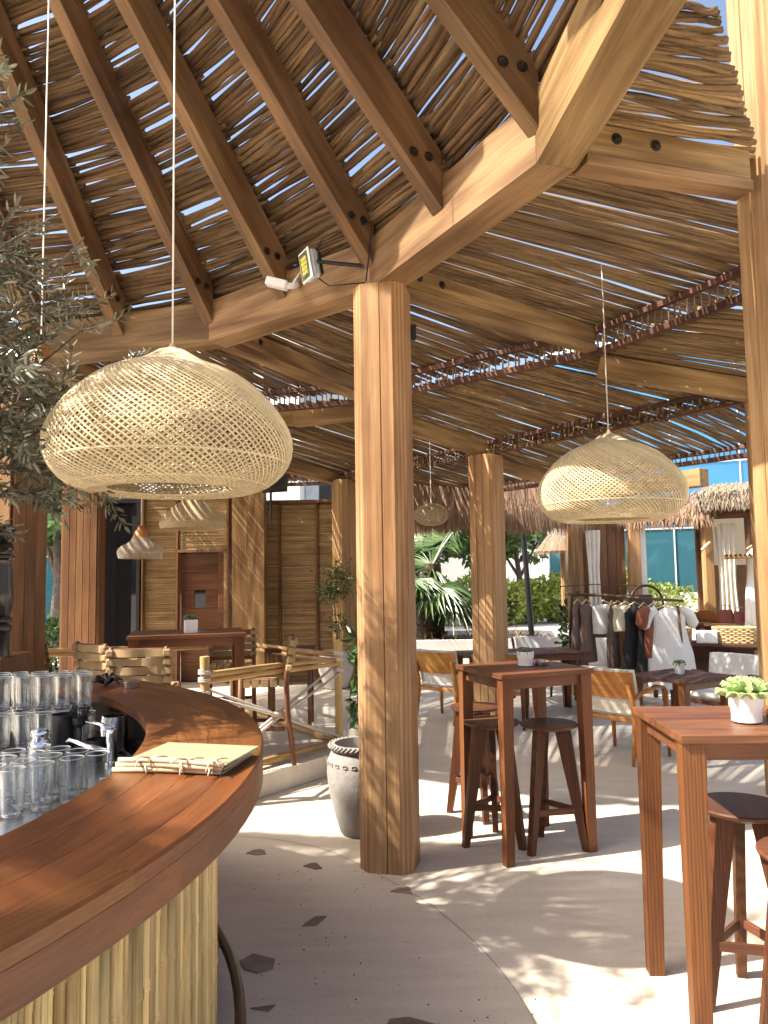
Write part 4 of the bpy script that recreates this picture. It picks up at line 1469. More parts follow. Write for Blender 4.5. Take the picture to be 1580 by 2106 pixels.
BTX = T(-1.66, 6.42, DZ) @ RZ(rad(14))
make_table(BTX, 'dark high table on the raised deck behind the bar', sx=.92, sy=.70, h=1.06)
make_pot(T(-1.60, 6.28, DZ + 1.06) @ RZ(.35), .115, 'square white pot with round cactus on the deck table', plant='c', square=True)
o = MB().lathe([(0, 0), (.03, 0), (.032, .02), (.02, .022), (0, .01)], 16).build('ashtray', 'clear_glass', None, T(-1.50, 6.27, DZ + 1.06), smooth=True)
tag(o, 'small glass ashtray beside the square pot on the deck table', 'ashtray')
hb = T(-.98, 7.9, DZ + .78)
o = MB().lathe([(0, 0), (.032, 0), (.034, .08), (.02, .10), (.012, .11), (.012, .13), (0, .131)], 16).build('sanitizer_bottle', 'black_plastic', None, hb, smooth=True)
tag(o, 'small dark pump bottle on the ledge by the bamboo wall', 'bottle')
st = thing('side_ledge', T(-.98, 7.9, DZ), 'low dark side table behind the deck railing', 'table')
MB().box((-.25, -.15, .74), (.25, .15, .779), .004).build('top', 'slat_dark', st)
for sx_ in (-.2, .2):
    for sy_ in (-.11, .11):
        MB().box((sx_ - .02, sy_ - .02, 0), (sx_ + .02, sy_ + .02, .739), .002).build('leg', 'hchair_z', st)

def make_high_chair(X, label):
    c = thing('woven_high_chair', X, label, 'chair', 'woven strap high chairs on the deck')
    W, sh = .205, .69
    for s in (-1, 1):
        MB().tube([(s * (W + .02), -.24, 0), (s * W, -.19, .4), (s * W, -.18, .70), (s * (W - .005), -.235, 1.01)], [.02, .022, .021, .017], 6).build('leg', 'hchair_z', c, X, smooth='all')
        MB().tube([(s * (W + .02), .23, 0), (s * W, .19, .4), (s * W, .185, .70)], [.02, .022, .021], 6).build('leg', 'hchair_z', c, X, smooth='all')
        MB().box((s * W - .012, -.17, .27), (s * W + .012, .18, .30), .003).build('stretcher', 'hchair_z', c, X)
        MB().box((s * W - .014, -.175, sh - .045), (s * W + .014, .19, sh - .005), .003).build('side_rail', 'hchair_z', c, X)
    MB().box((-W, .178, .20), (W, .2, .235), .003).build('foot_bar', 'hchair_z', c, X)
    MB().box((-W, -.2, .34), (W, -.18, .37), .003).build('stretcher', 'hchair_z', c, X)
    for z in (.985, .735):
        yy = -.185 - .055 * max(0, (z - .70) / .31)
        MB().box((-W, yy - .01, z - .016), (W, yy + .01, z + .016), .003).build('back_rail', 'hchair_z', c, X)
    # wide straps woven round the posts
    for i in range(4):
        z = .77 + .066 * i
        yy = -.19 - .055 * (z - .70) / .31
        pts = []
        wv = .012 if i % 2 else -.012
        v, f = [], []
        n = 12
        for k in range(n + 1):
            u = -1 + 2 * k / n
            bow = -.028 * (1 - u * u) + wv * math.sin(u * PI * 1.5)
            for dz in (-.028, .028):
                for dy in (-.004, .004):
                    v.append((u * (W + .022), yy + bow + dy, z + dz))
        for k in range(n):
            a = k * 4
            for e, g in ((0, 1), (1, 3), (3, 2), (2, 0)):
                f.append((a + e, a + g, a + 4 + g, a + 4 + e))
        f += [(0, 2, 3, 1), (n * 4, n * 4 + 1, n * 4 + 3, n * 4 + 2)]
        MB().add(v, f).build('back_strap', 'leather_strap', c, X, smooth=True)
        MB().box((-W - .03, yy - .028, z - .026), (-W + .03, yy + .028, z + .026), .01).build('strap_loop', 'leather_strap', c, X)
        MB().box((W - .03, yy - .028, z - .026), (W + .03, yy + .028, z + .026), .01).build('strap_loop', 'leather_strap', c, X)
    for i in range(6):
        x = -.165 + .066 * i
        MB().box((x - .028, -.19, sh - .012 + .004 * (i % 2)), (x + .028, .205, sh + .004 + .004 * (i % 2)), .003).build('seat_strap', 'leather_strap', c, X)
        MB().box((x - .028, .204, sh - .06), (x + .028, .212, sh + .004), .003).build('strap_drop', 'leather_strap', c, X)
    for i in range(5):
        y = -.15 + .072 * i
        MB().box((-W - .016, y - .028, sh - .018), (W + .016, y + .028, sh - .006), .003).build('seat_strap', 'leather_strap', c, X)
        for s in (-1, 1):
            MB().box((s * (W + .012) - .004, y - .028, sh - .07), (s * (W + .012) + .004, y + .028, sh - .006), .002).build('strap_drop', 'leather_strap', c, X)
    return c
make_high_chair(T(-1.83, 5.86, DZ) @ RZ(rad(4)), 'woven strap high chair seen from behind, directly beyond the far end of the bar')
make_high_chair(T(-2.19, 6.25, DZ) @ RZ(rad(-38)), 'woven strap high chair turned sideways at the left of the deck table')
make_high_chair(T(-1.02, 6.42, DZ) @ RZ(rad(98)), 'woven strap high chair with tall legs behind the crossed ropes')
make_high_chair(T(-2.72, 6.62, DZ) @ RZ(rad(-70)), 'woven strap high chair beside the wide clad column')
make_high_chair(T(-1.45, 7.2, DZ) @ RZ(rad(190)), 'woven strap high chair on the far side of the deck table')

# ================================================================== bamboo wall with door and dark glass
WY = 11.0
wall = thing('bamboo_wall', T(0, WY, DZ), 'bamboo clad back wall with door opening behind the deck', 'wall')
rw = random.Random(77)
def bamboo_panel(x0, x1, z0, z1, y=WY):
    b = MB()
    z = z0
    while z < z1 - .01:
        h = rw.uniform(.018, .03)
        x = x0
        while x < x1 - .01:
            ln = rw.uniform(.45, 1.3)
            e = min(x1, x + ln)
            d = rw.uniform(.006, .016)
            b.box((x, -d, z), (e - .002, 0, min(z1, z + h * rw.uniform(.8, .97))), .003)
            x = e
        z += h
    return b.build('bamboo_panel', 'bamboo_slat', wall, T(0, y, DZ), kind='stuff')
MB().box((-3.52, .03, 0), (-2.98, .12, 2.75)).build('wall_core', 'board_z', wall, T(0, WY, DZ))
MB().box((-2.94, .03, 2.06 - DZ), (-2.26, .12, 2.75)).build('wall_core', 'board_z', wall, T(0, WY, DZ))
MB().box((-2.25, .04, 0), (-1.785, .11, 2.7)).build('wall_core', 'board_z', wall, T(0, WY, DZ))
MB().box((-1.78, .03, 0), (-.46, .12, 2.6)).build('wall_core', 'board_z', wall, T(0, WY, DZ))
bamboo_panel(-3.50, -3.03, 0, 2.68, WY + .025)
bamboo_panel(-2.98, -2.29, 2.08 - DZ, 2.68, WY + .025)
bamboo_panel(-1.78, -1.54, 0, 2.55, WY + .025)
bamboo_panel(-1.50, -1.00, 0, 2.55, WY + .025)
bamboo_panel(-.965, -.53, 0, 2.55, WY + .025)
for x, z0, z1 in ((-3.005, 0, 2.70), (-2.27, 0, 2.70), (-1.52, 0, 2.57), (-.982, 0, 2.57), (-.51, 0, 2.57), (-3.52, 0, 2.7)):
    MB().box((x - .018, -.02, z0), (x + .018, .02, z1), .004).build('batten', 'board_z', wall, T(0, WY, DZ))
for x0, x1, z in ((-3.54, -2.25, 2.705), (-1.8, -.48, 2.575), (-2.986, -2.289, 2.045 - DZ)):
    MB().box((x0, -.03, z), (x1, .05, z + .04), .004).build('capping', 'board_z', wall, T(0, WY, DZ))
timber('wall_post', (-2.04, WY - .25, 0), (-2.04, WY - .25, 3.2), .24, .22, 'beam_x', wall, up=(0, 1, 0))
timber('wall_post', (-1.79, WY - .40, 0), (-1.79, WY - .40, 3.2), .22, .22, 'beam_x', wall, up=(0, 1, 0))
timber('wall_post', (-.42, WY - .05, 0), (-.42, WY - .05, 3.0), .18, .2, 'beam_x', wall, up=(0, 1, 0))
dx = T(-3.0, WY + .16, DZ)
door = thing('wooden_door', dx, 'red-brown plank door with small window in the bamboo wall', 'door')
MB().box((.0, .041, 0), (.74, .06, 1.9)).build('backing', 'black_wood', door, dx)
for i in range(7):
    z0 = .02 + i * .262
    if i == 4:
        MB().box((.02, 0, z0), (.21, .04, z0 + .259), .003).build('plank', 'door_x', door, dx)
        MB().box((.37, 0, z0), (.56, .04, z0 + .259), .003).build('plank', 'door_x', door, dx)
    else:
        MB().box((.02, 0, z0), (.56, .04, z0 + .259), .003).build('plank', 'door_x', door, dx)
MB().box((.212, .012, 1.07), (.368, .022, 1.327)).build('window_pane', 'mirror_dark', door, dx)
MB().box((.561, -.03, 0), (.66, .04, 1.88), .004).build('jamb', 'door_x', door, dx)
MB().box((.661, -.12, 0), (.735, .04, 1.88), .004).build('jamb', 'bamboo_slat', door, dx)
MB().tube([(.60, -.045, .55), (.60, -.06, .6), (.60, -.06, .75), (.60, -.045, .8)], .008, 8).build('handle', 'black_metal', door, dx)
gx = T(-4.14, WY - .1, DZ)
gd = thing('glass_door', gx, 'tall dark glass door left of the bamboo wall', 'door')
MB().box((0, 0, 0), (.60, .02, 2.6)).build('pane', 'mirror_dark', gd, gx)
for x in (-.03, .58):
    MB().box((x, -.02, 0), (x + .05, .04, 2.62), .003).build('frame', 'black_metal', gd, gx)
MB().box((-.02, -.015, 2.601), (.62, .035, 2.66), .003).build('frame', 'black_metal', gd, gx)
MB().box((.66, -.03, 0), (.68, .10, 2.66), .002).build('reveal', 'board_z', gd, gx)
cb = thing('clad_column', T(-4.10, 10.4) @ RZ(rad(8)), 'brown clad column with sunlit stripes left of the dark glass door', 'column')
MB().box((-.24, -.2, 0), (.20, .2, 3.3)).build('core', 'black_wood', cb)
clad_boards(cb, -.24, .20, -.2, .2, 3.3, 5)

# speaker on its thin pole
spx = T(-1.42, 9.6, 2.83)
sp = thing('loudspeaker', spx, 'black wedge loudspeaker on a thin pole above the bamboo wall', 'speaker')
MB().prism([(-.18, -.09), (.17, -.12), (.19, .06), (-.12, .10)], -.06, .14, T(0, 0, 0) @ RX(rad(-14))).build('cabinet', 'black_plastic', sp, spx)
MB().tube([(-.02, .02, -.06), (-.02, .02, -.45)], .016, 8).build('pole', 'black_metal', sp, spx)
MB().tube([(-.02, .02, .13), (-.02, .02, .55)], .012, 8).build('bracket', 'black_metal', sp, spx)

# ================================================================== olive tree inside the bar
ox, oy = -2.6, 3.35
olive = thing('olive_tree', T(ox, oy, 0), 'grey-green olive tree reaching in from the left over the bar', 'tree')
ro = random.Random(21)
tr = MB()
tr.tube([(0, 0, 0), (.05, .02, .6), (-.02, .05, 1.2), (.05, .03, 1.7), (.12, .05, 2.1)], [.13, .11, .10, .085, .07], 10)
crown = MB()
def olive_twig(p, d, ln):
    if p.x + ox < -1.72 - .45 * (p.y + oy - 3.0) and ro.random() < .78:      # thinner on the side towards the bar's middle
        return
    d = d.normalized()
    pts = [p]
    q = p.copy()
    for i in range(4):
        d = (d + Vector((ro.gauss(0, .12), ro.gauss(0, .12), ro.gauss(-.05, .10)))).normalized()
        q = q + d * ln / 4
        pts.append(q.copy())
    tr.tube(pts, [.004, .0035, .003, .0025, .0015], 4, cap=False)
    n = int(ln / .0105)
    for i in range(n):
        t = (i + .5) / n * 4
        k = min(3, int(t))
        c = pts[k].lerp(pts[k + 1], t - k)
        ax = (pts[k + 1] - pts[k]).normalized()
        s = ax.orthogonal().normalized()
        s = Matrix.Rotation(i * 1.57 + ro.uniform(-.4, .4), 3, ax) @ s
        ld = (ax * ro.uniform(.5, 1.0) + s * ro.uniform(.7, 1.1) + Vector((0, 0, ro.uniform(-.25, .15)))).normalized()
        u = ld.cross(ax)
        u = u.normalized() if u.length > 1e-4 else s
        nn = ld.cross(u)
        l, w = ro.uniform(.042, .068), ro.uniform(.0055, .0085)
        c0 = c + ld * .004
        crown.add([c0, c0 + ld * l * .35 + u * w + nn * .003, c0 + ld * l * .75 + u * w * .8 + nn * .003, c0 + ld * l, c0 + ld * l * .75 - u * w * .8 + nn * .003, c0 + ld * l * .35 - u * w + nn * .003, c0 + ld * l * .5 - nn * .002],
                  [(0, 1, 6), (1, 2, 6), (2, 3, 6), (3, 4, 6), (4, 5, 6), (5, 0, 6)])
ends = []
CR = Vector((.58, .12, 2.78))                    # crown centre relative to the trunk foot
for i in range(44):
    a, e = ro.uniform(0, 2 * PI), ro.uniform(-.9, 1.1)
    rr_ = ro.uniform(.55, 1.0)
    tip = CR + Vector((.92 * math.cos(a) * math.cos(e), .88 * math.sin(a) * math.cos(e), .84 * math.sin(e))) * rr_
    st_ = Vector((.12, .05, 2.05)) + Vector((ro.uniform(-.05, .3), ro.uniform(-.1, .2), ro.uniform(-.3, .4)))
    mid = st_.lerp(tip, .5) + Vector((ro.gauss(0, .08), ro.gauss(0, .08), ro.gauss(.06, .06)))
    tr.tube([Vector((.06, .03, 1.75)), st_, mid, tip], [.03, .02, .011, .004], 5, cap=False)
    for k in range(8):
        t = ro.uniform(.25, 1.0)
        p = st_.lerp(mid, t * 2) if t < .5 else mid.lerp(tip, t * 2 - 1)
        d = (tip - st_).normalized() * .7 + Vector((ro.gauss(0, .7), ro.gauss(0, .7), ro.gauss(-.15, .6)))
        olive_twig(p, d, ro.uniform(.18, .36))
for i in range(42):
    a, e = ro.uniform(0, 2 * PI), ro.uniform(-1.2, 1.2)
    tip = Vector((.70 + .48 * math.cos(a) * math.cos(e), -.62 + .34 * math.sin(a) * math.cos(e), 3.12 + .82 * math.sin(e)))
    st_ = Vector((.25, -.1, 2.5))
    mid = st_.lerp(tip, .5) + Vector((ro.gauss(0, .06), ro.gauss(0, .06), ro.gauss(.05, .05)))
    tr.tube([st_, mid, tip], [.014, .009, .003], 5, cap=False)
    for k in range(9):
        olive_twig(mid.lerp(tip, ro.uniform(0, 1)), (tip - st_).normalized() * .6 + Vector((ro.gauss(0, .7), ro.gauss(0, .7), ro.gauss(-.1, .6))), ro.uniform(.16, .32))
for tip, n in (((1.35, -.05, 2.12), 9), ((1.28, -.2, 2.35), 9), ((1.1, -.1, 2.05), 8), ((.95, -.3, 3.75), 8), ((.8, -.4, 3.5), 8), ((1.2, -.05, 2.8), 8), ((1.15, -.4, 2.5), 8), ((1.05, -.4, 3.0), 8), ((1.0, -.5, 2.2), 8), ((.75, -.5, 3.9), 9), ((1.0, -.6, 3.6), 10), ((1.05, -.5, 3.35), 10), ((.9, -.45, 4.05), 9), ((.8, -.7, 3.7), 9), ((.9, -.55, 3.3), 9), ((1.0, -.5, 2.75), 9), ((.8, -.6, 2.5), 9), ((.75, -.7, 2.9), 9)):
    tip = Vector(tip)
    st_ = Vector((.2, .1, 2.1 if tip.z < 3 else 2.8))
    mid = st_.lerp(tip, .55) + Vector((0, 0, .08))
    tr.tube([st_, mid, tip], [.014, .009, .003], 5, cap=False)
    for k in range(n):
        olive_twig(mid.lerp(tip, ro.uniform(.1, 1)), (tip - mid).normalized() + Vector((ro.gauss(0, .5), ro.gauss(0, .5), ro.gauss(-.1, .4))), ro.uniform(.15, .28))
tr.build('trunk', 'bark', olive, smooth='all')
crown.build('crown', 'olive_leaf', olive)
tub = thing('tree_tub', T(ox, oy, 0), 'round wooden planter at the foot of the olive tree behind the bar', 'planter')
MB().lathe([(0, .01), (.36, .01), (.40, .55), (.37, .55), (.36, .48), (0, .48)], 28).build('tub', 'board_z', tub, smooth=True)
# ================================================================== planter, palm and pole
def rounded(poly_c, n=10):
    return poly_c
plX = T(1.4, 13.6)
planter = thing('garden_planter', plX, 'long white rendered planter with rounded end behind the long low table', 'planter')
def stadium(x0, x1, y0, y1, n=10, inset=0.0):
    r = (y1 - y0) / 2
    cy = (y0 + y1) / 2
    r -= inset
    pts = [(x0, cy - r)]
    for i in range(n + 1):
        a = -PI / 2 + PI * i / n
        pts.append((x1 - (y1 - y0) / 2 + r * math.cos(a), cy + r * math.sin(a)))
    pts.append((x0, cy + r))
    return pts
outer, inn = stadium(-3.0, 1.85, -1.1, 1.1, 14), stadium(-3.0, 1.85, -1.1, 1.1, 14, .13)
b = MB()
n = len(outer)
v = [(x, y, 0) for x, y in outer] + [(x, y, .60) for x, y in outer] + [(x, y, .60) for x, y in inn] + [(x, y, .4) for x, y in inn]
f = []
for k in range(3):
    for i in range(n - 1):
        f.append((k * n + i, k * n + i + 1, (k + 1) * n + i + 1, (k + 1) * n + i))
b.add(v, f)
b.build('rim_wall', 'white_paint', planter, plX, smooth=True)
b = MB()
b.add([(x, y, .52) for x, y in inn], [tuple(range(n))])
b.build('soil', 'soil', planter, plX)
b = MB()
rg = random.Random(31)
for i in range(260):
    x, y = rg.uniform(-1.6, 1.5), rg.uniform(-.85, .7)
    leafy(b, (x, y, .54), 1, .02, .16, .03, rg, .2)
b.build('dry_litter', 'dry_leaf', planter, plX, kind='stuff')

def fan_leaf(b, p, d, pet, size, rnd, n=22):
    d = d.normalized()
    side = d.cross(Vector((0, 0, 1)))
    side = side.normalized() if side.length > .05 else Vector((1, 0, 0))
    up = side.cross(d)
    c = p + d * pet + Vector((0, 0, -.12 * pet))
    for i in range(n):
        a = rad(-105 + 210 * i / (n - 1))
        e = (d * math.cos(a) + side * math.sin(a))
        ln = size * (.75 + .25 * math.cos(a)) * rnd.uniform(.9, 1.05)
        w = ln * .048
        sd = (-d * math.sin(a) + side * math.cos(a))
        droop = Vector((0, 0, -.22 * ln))
        m = c + e * ln * .55
        t = c + e * ln + droop * rnd.uniform(.6, 1.6)
        fold = up * w * .9
        b.add([c, m + sd * w, m - fold, m - sd * w, t], [(0, 1, 2), (0, 2, 3), (1, 4, 2), (2, 4, 3)])
px_ = T(.80, 13.75, .52)
palm = thing('fan_palm', px_, 'fan palm with shaggy trunk growing in the white planter', 'palm tree')
tk = MB()
tk.tube([(0, 0, 0), (.0, .02, .4), (.03, .0, .9), (.05, 0, 1.35)], [.27, .24, .21, .16], 14)
for i in range(90):
    a, z = rg.uniform(0, 6.3), rg.uniform(.05, 1.25)
    r = .25 - .06 * z
    p = Vector((r * math.cos(a), r * math.sin(a), z))
    o_ = Vector((math.cos(a), math.sin(a), .9)).normalized()
    s_ = Vector((-math.sin(a), math.cos(a), 0)) * .05
    tk.add([p - s_, p + s_, p + o_ * rg.uniform(.07, .16)], [(0, 1, 2)])
tk.build('trunk', 'palm_bark', palm, px_)
cr = MB()
pt = MB()
for i in range(46):
    a = i * 2.4 + rg.uniform(-.2, .2)
    e = rad(-52 + 118 * ((i * .618) % 1))
    d = Vector((math.cos(a) * math.cos(e), math.sin(a) * math.cos(e), math.sin(e)))
    p = Vector((.05, 0, 1.30))
    pet = rg.uniform(.55, .9)
    pt.tube([p, p + d * pet * .5, p + d * pet + Vector((0, 0, -.12 * pet))], [.018, .012, .008], 4, cap=False)
    fan_leaf(cr, p, d, pet, rg.uniform(.62, .85), rg)
pt.build('petiole', 'palm_leaf', palm, px_, kind='stuff')
cr.build('crown', 'palm_leaf', palm, px_)
o = MB().tube([(0, 0, 0), (-.06, 0, 1.2), (-.13, .02, 2.45)], [.055, .05, .045], 10).lathe([(.14, 0), (.12, .03), (.06, .06)], 14).build('black_pole', 'black_metal', None, T(2.57, 13.5, .52), smooth=True)
tag(o, 'leaning black pole standing in the planter right of the palm', 'pole')

# ================================================================== thatch
def thatch_curtain(b, p, q, z0, z1, out, n, rnd, layers=3, wid=.012):
    p, q = Vector(p), Vector(q)
    u = (q - p).normalized()
    nr = Vector((u.y, -u.x, 0))
    for i in range(n):
        l = rnd.randrange(layers)
        t = rnd.random()
        base = p.lerp(q, t)
        zt = z1 - (z1 - z0) * .3 * l / layers + rnd.uniform(-.03, .02)
        zb = z0 + (z1 - z0) * .28 * (layers - 1 - l) / layers + rnd.uniform(-.09, .06)
        a = base + nr * (.02 * l + rnd.uniform(0, .03)) + Vector((0, 0, zt))
        c = base + nr * (out + .02 * l + rnd.uniform(-.03, .05)) + u * rnd.gauss(0, .05) + Vector((0, 0, zb))
        w = u * wid * rnd.uniform(.6, 1.6)
        m = a.lerp(c, .55) + nr * .03 + u * rnd.gauss(0, .015)
        b.add([a - w * .6, a + w * .6, m + w, c + w * .15, m - w], [(0, 1, 2, 4), (4, 2, 3)])
rt_ = random.Random(55)
k1 = thing('thatched_canopy', T(.3, 10.35), 'dark thatched canopy eave hanging beyond the post with striped light', 'canopy')
def roof_slab(p, q, back, z_front, z_back, mat, parent, t=.06):
    p, q, bk = Vector((*p, z_front)), Vector((*q, z_front)), Vector((*back, 0))
    v = [p, q, q + bk + Vector((0, 0, z_back - z_front)), p + bk + Vector((0, 0, z_back - z_front))]
    b = MB()
    b.add([tuple(x) for x in v] + [(x.x, x.y, x.z + t) for x in v], [(3, 2, 1, 0), (4, 5, 6, 7), (0, 1, 5, 4), (1, 2, 6, 5), (2, 3, 7, 6), (3, 0, 4, 7)])
    return b.build('roof_slab', mat, parent, Matrix())
b = MB()
thatch_curtain(b, (.12, 10.35, 0), (1.55, 10.30, 0), 2.27, 3.0, .14, 2600, rt_, wid=.009)
thatch_curtain(b, (1.55, 10.30, 0), (2.75, 10.45, 0), 2.25, 2.98, .14, 2200, rt_, wid=.009)
b.build('thatch', 'thatch', k1, Matrix(), kind='stuff')
roof_slab((.1, 10.36), (2.75, 10.46), (.3, 2.2), 2.90, 2.99, 'slat_dark', k1)
for x in (.18, 2.62):
    timber('canopy_post', (x, 10.6, 0), (x, 10.6, 2.9), .14, .14, 'beam_x', k1, up=(0, 1, 0), zoff=-.07)
timber('canopy_beam', (.1, 10.5, 2.86), (2.72, 10.58, 2.86), .1, .12, 'beam_x', k1)
b2 = MB()
thatch_curtain(b2, (.2, 12.5, 0), (2.9, 12.5, 0), 2.3, 3.0, .1, 700, rt_)
b2.build('rear_thatch', 'thatch', k1, Matrix(), kind='stuff')

# thatched parasol further out
ux = T(3.42, 14.6)
up_ = thing('thatch_parasol', ux, 'small pale conical thatched parasol left of the clothes shop', 'parasol')
MB().tube([(0, 0, 0), (0, 0, 2.5)], .05, 8).build('pole', 'post_z', up_, ux)
MB().lathe([(.02, 2.7), (.25, 2.42), (.52, 2.08), (.5, 2.05), (.02, 2.55)], 20).build('core', 'thatch', up_, ux)
b = MB()
for i in range(1500):
    a = rt_.uniform(0, 6.3)
    t0 = rt_.uniform(0, .75)
    r0, r1 = .02 + .5 * t0, .02 + .5 * min(1.15, t0 + .4)
    z0_, z1_ = 2.72 - .64 * t0, 2.72 - .64 * min(1.15, t0 + .4) - rt_.uniform(0, .06)
    s_ = Vector((-math.sin(a), math.cos(a), 0)) * .008
    p = Vector((r0 * math.cos(a), r0 * math.sin(a), z0_))
    q = Vector((r1 * math.cos(a + rt_.gauss(0, .05)), r1 * math.sin(a), z1_))
    b.add([p - s_, p + s_, q], [(0, 1, 2)])
b.build('thatch', 'thatch_pale', up_, ux, kind='stuff')

# ================================================================== clothes shop hut on the right
HX = T(3.0, 10.8)
hut = thing('shop_hut', HX, 'open fronted wooden clothes shop with thatched eave at the right', 'shop')
I4 = Matrix()
def hb_box(name, lo, hi, mat, bev=.004):
    return MB().box(lo, hi, bev).build(name, mat, hut, I4)
for i in range(5):
    x = 2.76 + i * .128
    hb_box('wall_board', (x, 10.72, 0), (x + .124, 10.76, 2.42), 'board_z')
hb_box('post', (2.62, 10.55, 0), (2.755, 10.70, 2.5), 'post_z', .008)
hb_box('post', (3.41, 10.55, 0), (3.56, 10.70, 2.5), 'post_z', .008)
hb_box('pale_trim', (3.565, 10.60, 0), (3.65, 10.68, 2.45), 'white_paint')
hb_box('post', (4.30, 10.2, 0), (4.42, 10.33, 2.5), 'post_z', .008)
hb_box('dark_post', (4.78, 9.95, 0), (4.90, 10.07, 2.5), 'slat_dark', .006)
hb_box('side_wall', (5.05, 12.3, 0), (7.2, 12.36, 2.6), 'board_z')
hb_box('pale_panel', (5.15, 12.1, 1.75), (6.3, 12.14, 2.5), 'cream_fabric')
hb_box('sill', (3.4, 10.75, .95), (4.35, 10.85, 1.0), 'slat_dark')
timber('hut_beam', (3.3, 10.9, 2.36), (4.4, 10.25, 2.36), .14, .16, 'slat_dark', hut)
timber('hut_beam', (4.38, 10.26, 2.36), (6.0, 9.2, 2.36), .14, .2, 'slat_dark', hut)
b = MB()
thatch_curtain(b, (3.1, 10.95, 0), (4.4, 10.15, 0), 2.28, 2.58, .10, 900, rt_, wid=.010)
b.build('thatch', 'thatch', hut, I4, kind='stuff')
b = MB()
thatch_curtain(b, (4.25, 10.2, 0), (6.3, 8.85, 0), 2.50, 2.72, .12, 2600, rt_, wid=.006)
for row in range(5):
    o_ = Vector((.16, .22, 0)) * row
    thatch_curtain(b, Vector((4.25, 10.3, 0)) + o_, Vector((6.3, 8.95, 0)) + o_, 2.60 + .045 * row, 2.76 + .045 * row, .22, 900, rt_, wid=.006)
b.build('thatch', 'thatch_pale', hut, I4, kind='stuff')
roof_slab((4.2, 10.25), (6.3, 8.9), (1.6, 2.2), 2.60, 3.0, 'slat_dark', hut)
roof_slab((3.1, 11.0), (4.2, 10.25), (1.6, 2.2), 2.52, 2.9, 'slat_dark', hut)
# small inner shelf roof of split canes
sh = [Vector((4.35, 9.75, 1.86)), Vector((5.6, 9.1, 1.90))]
timber('shelf_board', sh[0] + Vector((0, 0, -.05)), sh[1] + Vector((0, 0, -.05)), .42, .035, 'beam_x', hut)
b = MB()
for i in range(26):
    c = sh[0].lerp(sh[1], (i + .5) / 26)
    d = Vector((.46, .89, 0))
    b.tube([c - d * .24, c + d * .22], .015, 6)
b.build('shelf_cane', 'stick_pale', hut, I4, kind='stuff', smooth='all')

def curtain(name, x0, y0, x1, y1, z0, z1, folds, amp, mat, label, n=36):
    b = MB()
    v, f = [], []
    for i in range(n + 1):
        t = i / n
        for j in range(9):
            w = j / 8
            a = amp * (.5 + .5 * (1 - w)) * math.sin(t * folds * 2 * PI + w * 1.2)
            dx_, dy_ = x1 - x0, y1 - y0
            L = math.hypot(dx_, dy_)
            pin = 1 - .25 * math.sin(PI * w) ** 2
            tt = .5 + (t - .5) * pin
            v.append((x0 + dx_ * tt - dy_ / L * a, y0 + dy_ * tt + dx_ / L * a, z0 + (z1 - z0) * w))
    for i in range(n):
        for j in range(8):
            f.append((i * 9 + j, i * 9 + 9 + j, i * 9 + 10 + j, i * 9 + j + 1))
    b.add(v, f)
    o = b.build(name, mat, None, Matrix(), smooth='all')
    return tag(o, label, 'curtain')
curtain('curtain', 2.78, 10.48, 2.98, 10.46, .95, 2.25, 3, .03, 'white_fabric', 'white curtain gathered at the left post of the clothes shop')
curtain('curtain', 4.46, 10.25, 4.72, 10.15, .75, 2.3, 4, .03, 'cream_fabric', 'pale gathered curtain right of the shop window opening')

def garment(X, w, ln, mat, label, flare=1.2, sleeves=False, folds=7, cat='dress', seed=1, slim=.28):
    r = random.Random(seed)
    t = thing('hanging_garment', X, label, cat, 'clothes on the rack')
    n, m = 40, 12
    v, f = [], []
    ph = r.uniform(0, 6)
    for j in range(m + 1):
        u = j / m
        z = -.03 - ln * u
        hw = w * (.32 + .68 * min(1, u / .08)) if u < .08 else w * (1 - .18 * math.sin(PI * min(1, u * 1.8)) + (flare - 1) * u)
        for i in range(n):
            a = 2 * PI * i / n
            k = 1 + .10 * u * math.sin(a * folds + ph) + .04 * math.sin(a * 3 + ph * 2 + u * 4)
            v.append((hw * .5 * math.cos(a) * k, hw * .5 * slim * (1 + u * .6) * math.sin(a) * k, z))
    for j in range(m):
        for i in range(n):
            f.append((j * n + i, (j + 1) * n + i, (j + 1) * n + (i + 1) % n, j * n + (i + 1) % n))
    f.append(tuple(range(n)))
    MB().add(v, f).build('body', mat, t, X, smooth='all')
    if sleeves:
        for s in (-1, 1):
            MB().tube([X @ Vector((s * w * .36, 0, -.05)), X @ Vector((s * w * .60, .01, -.10)), X @ Vector((s * w * .72, .0, -.22)), X @ Vector((s * w * .66, 0, -.27))], [.05, .075, .07, .045], 10).build('sleeve', mat, t, Matrix(), smooth='all')
    MB().tube([X @ Vector((-w * .42, 0, -.04)), X @ Vector((-.02, 0, .005)), X @ Vector((0, 0, .02)), X @ Vector((.02, 0, .005)), X @ Vector((w * .42, 0, -.04))], .009, 6).build('hanger', 'twig_pale', t, Matrix(), smooth='all')
    MB().tube([X @ Vector((0, 0, .015)), X @ Vector((.005, .0, .05)), X @ Vector((.018, .012, .068)), X @ Vector((.0, .02, .06))], .003, 5).build('hook', 'black_metal', t, Matrix())
    return t
rkX = T(2.9, 9.4)
rk = thing('clothes_rack', rkX, 'bent branch clothes rack full of hanging clothes', 'rack')
za, zb = 1.40, 1.25
MB().tube([(2.28, 9.62, 0), (2.30, 9.6, .8), (2.33, 9.55, 1.36), (2.42, 9.5, 1.44)], [.02, .02, .018, .014], 7).build('upright', 'stick', rk, Matrix(), smooth='all')
MB().tube([(3.56, 9.2, 0), (3.55, 9.2, .7), (3.52, 9.2, 1.25)], [.02, .02, .016], 7).build('upright', 'stick', rk, Matrix(), smooth='all')
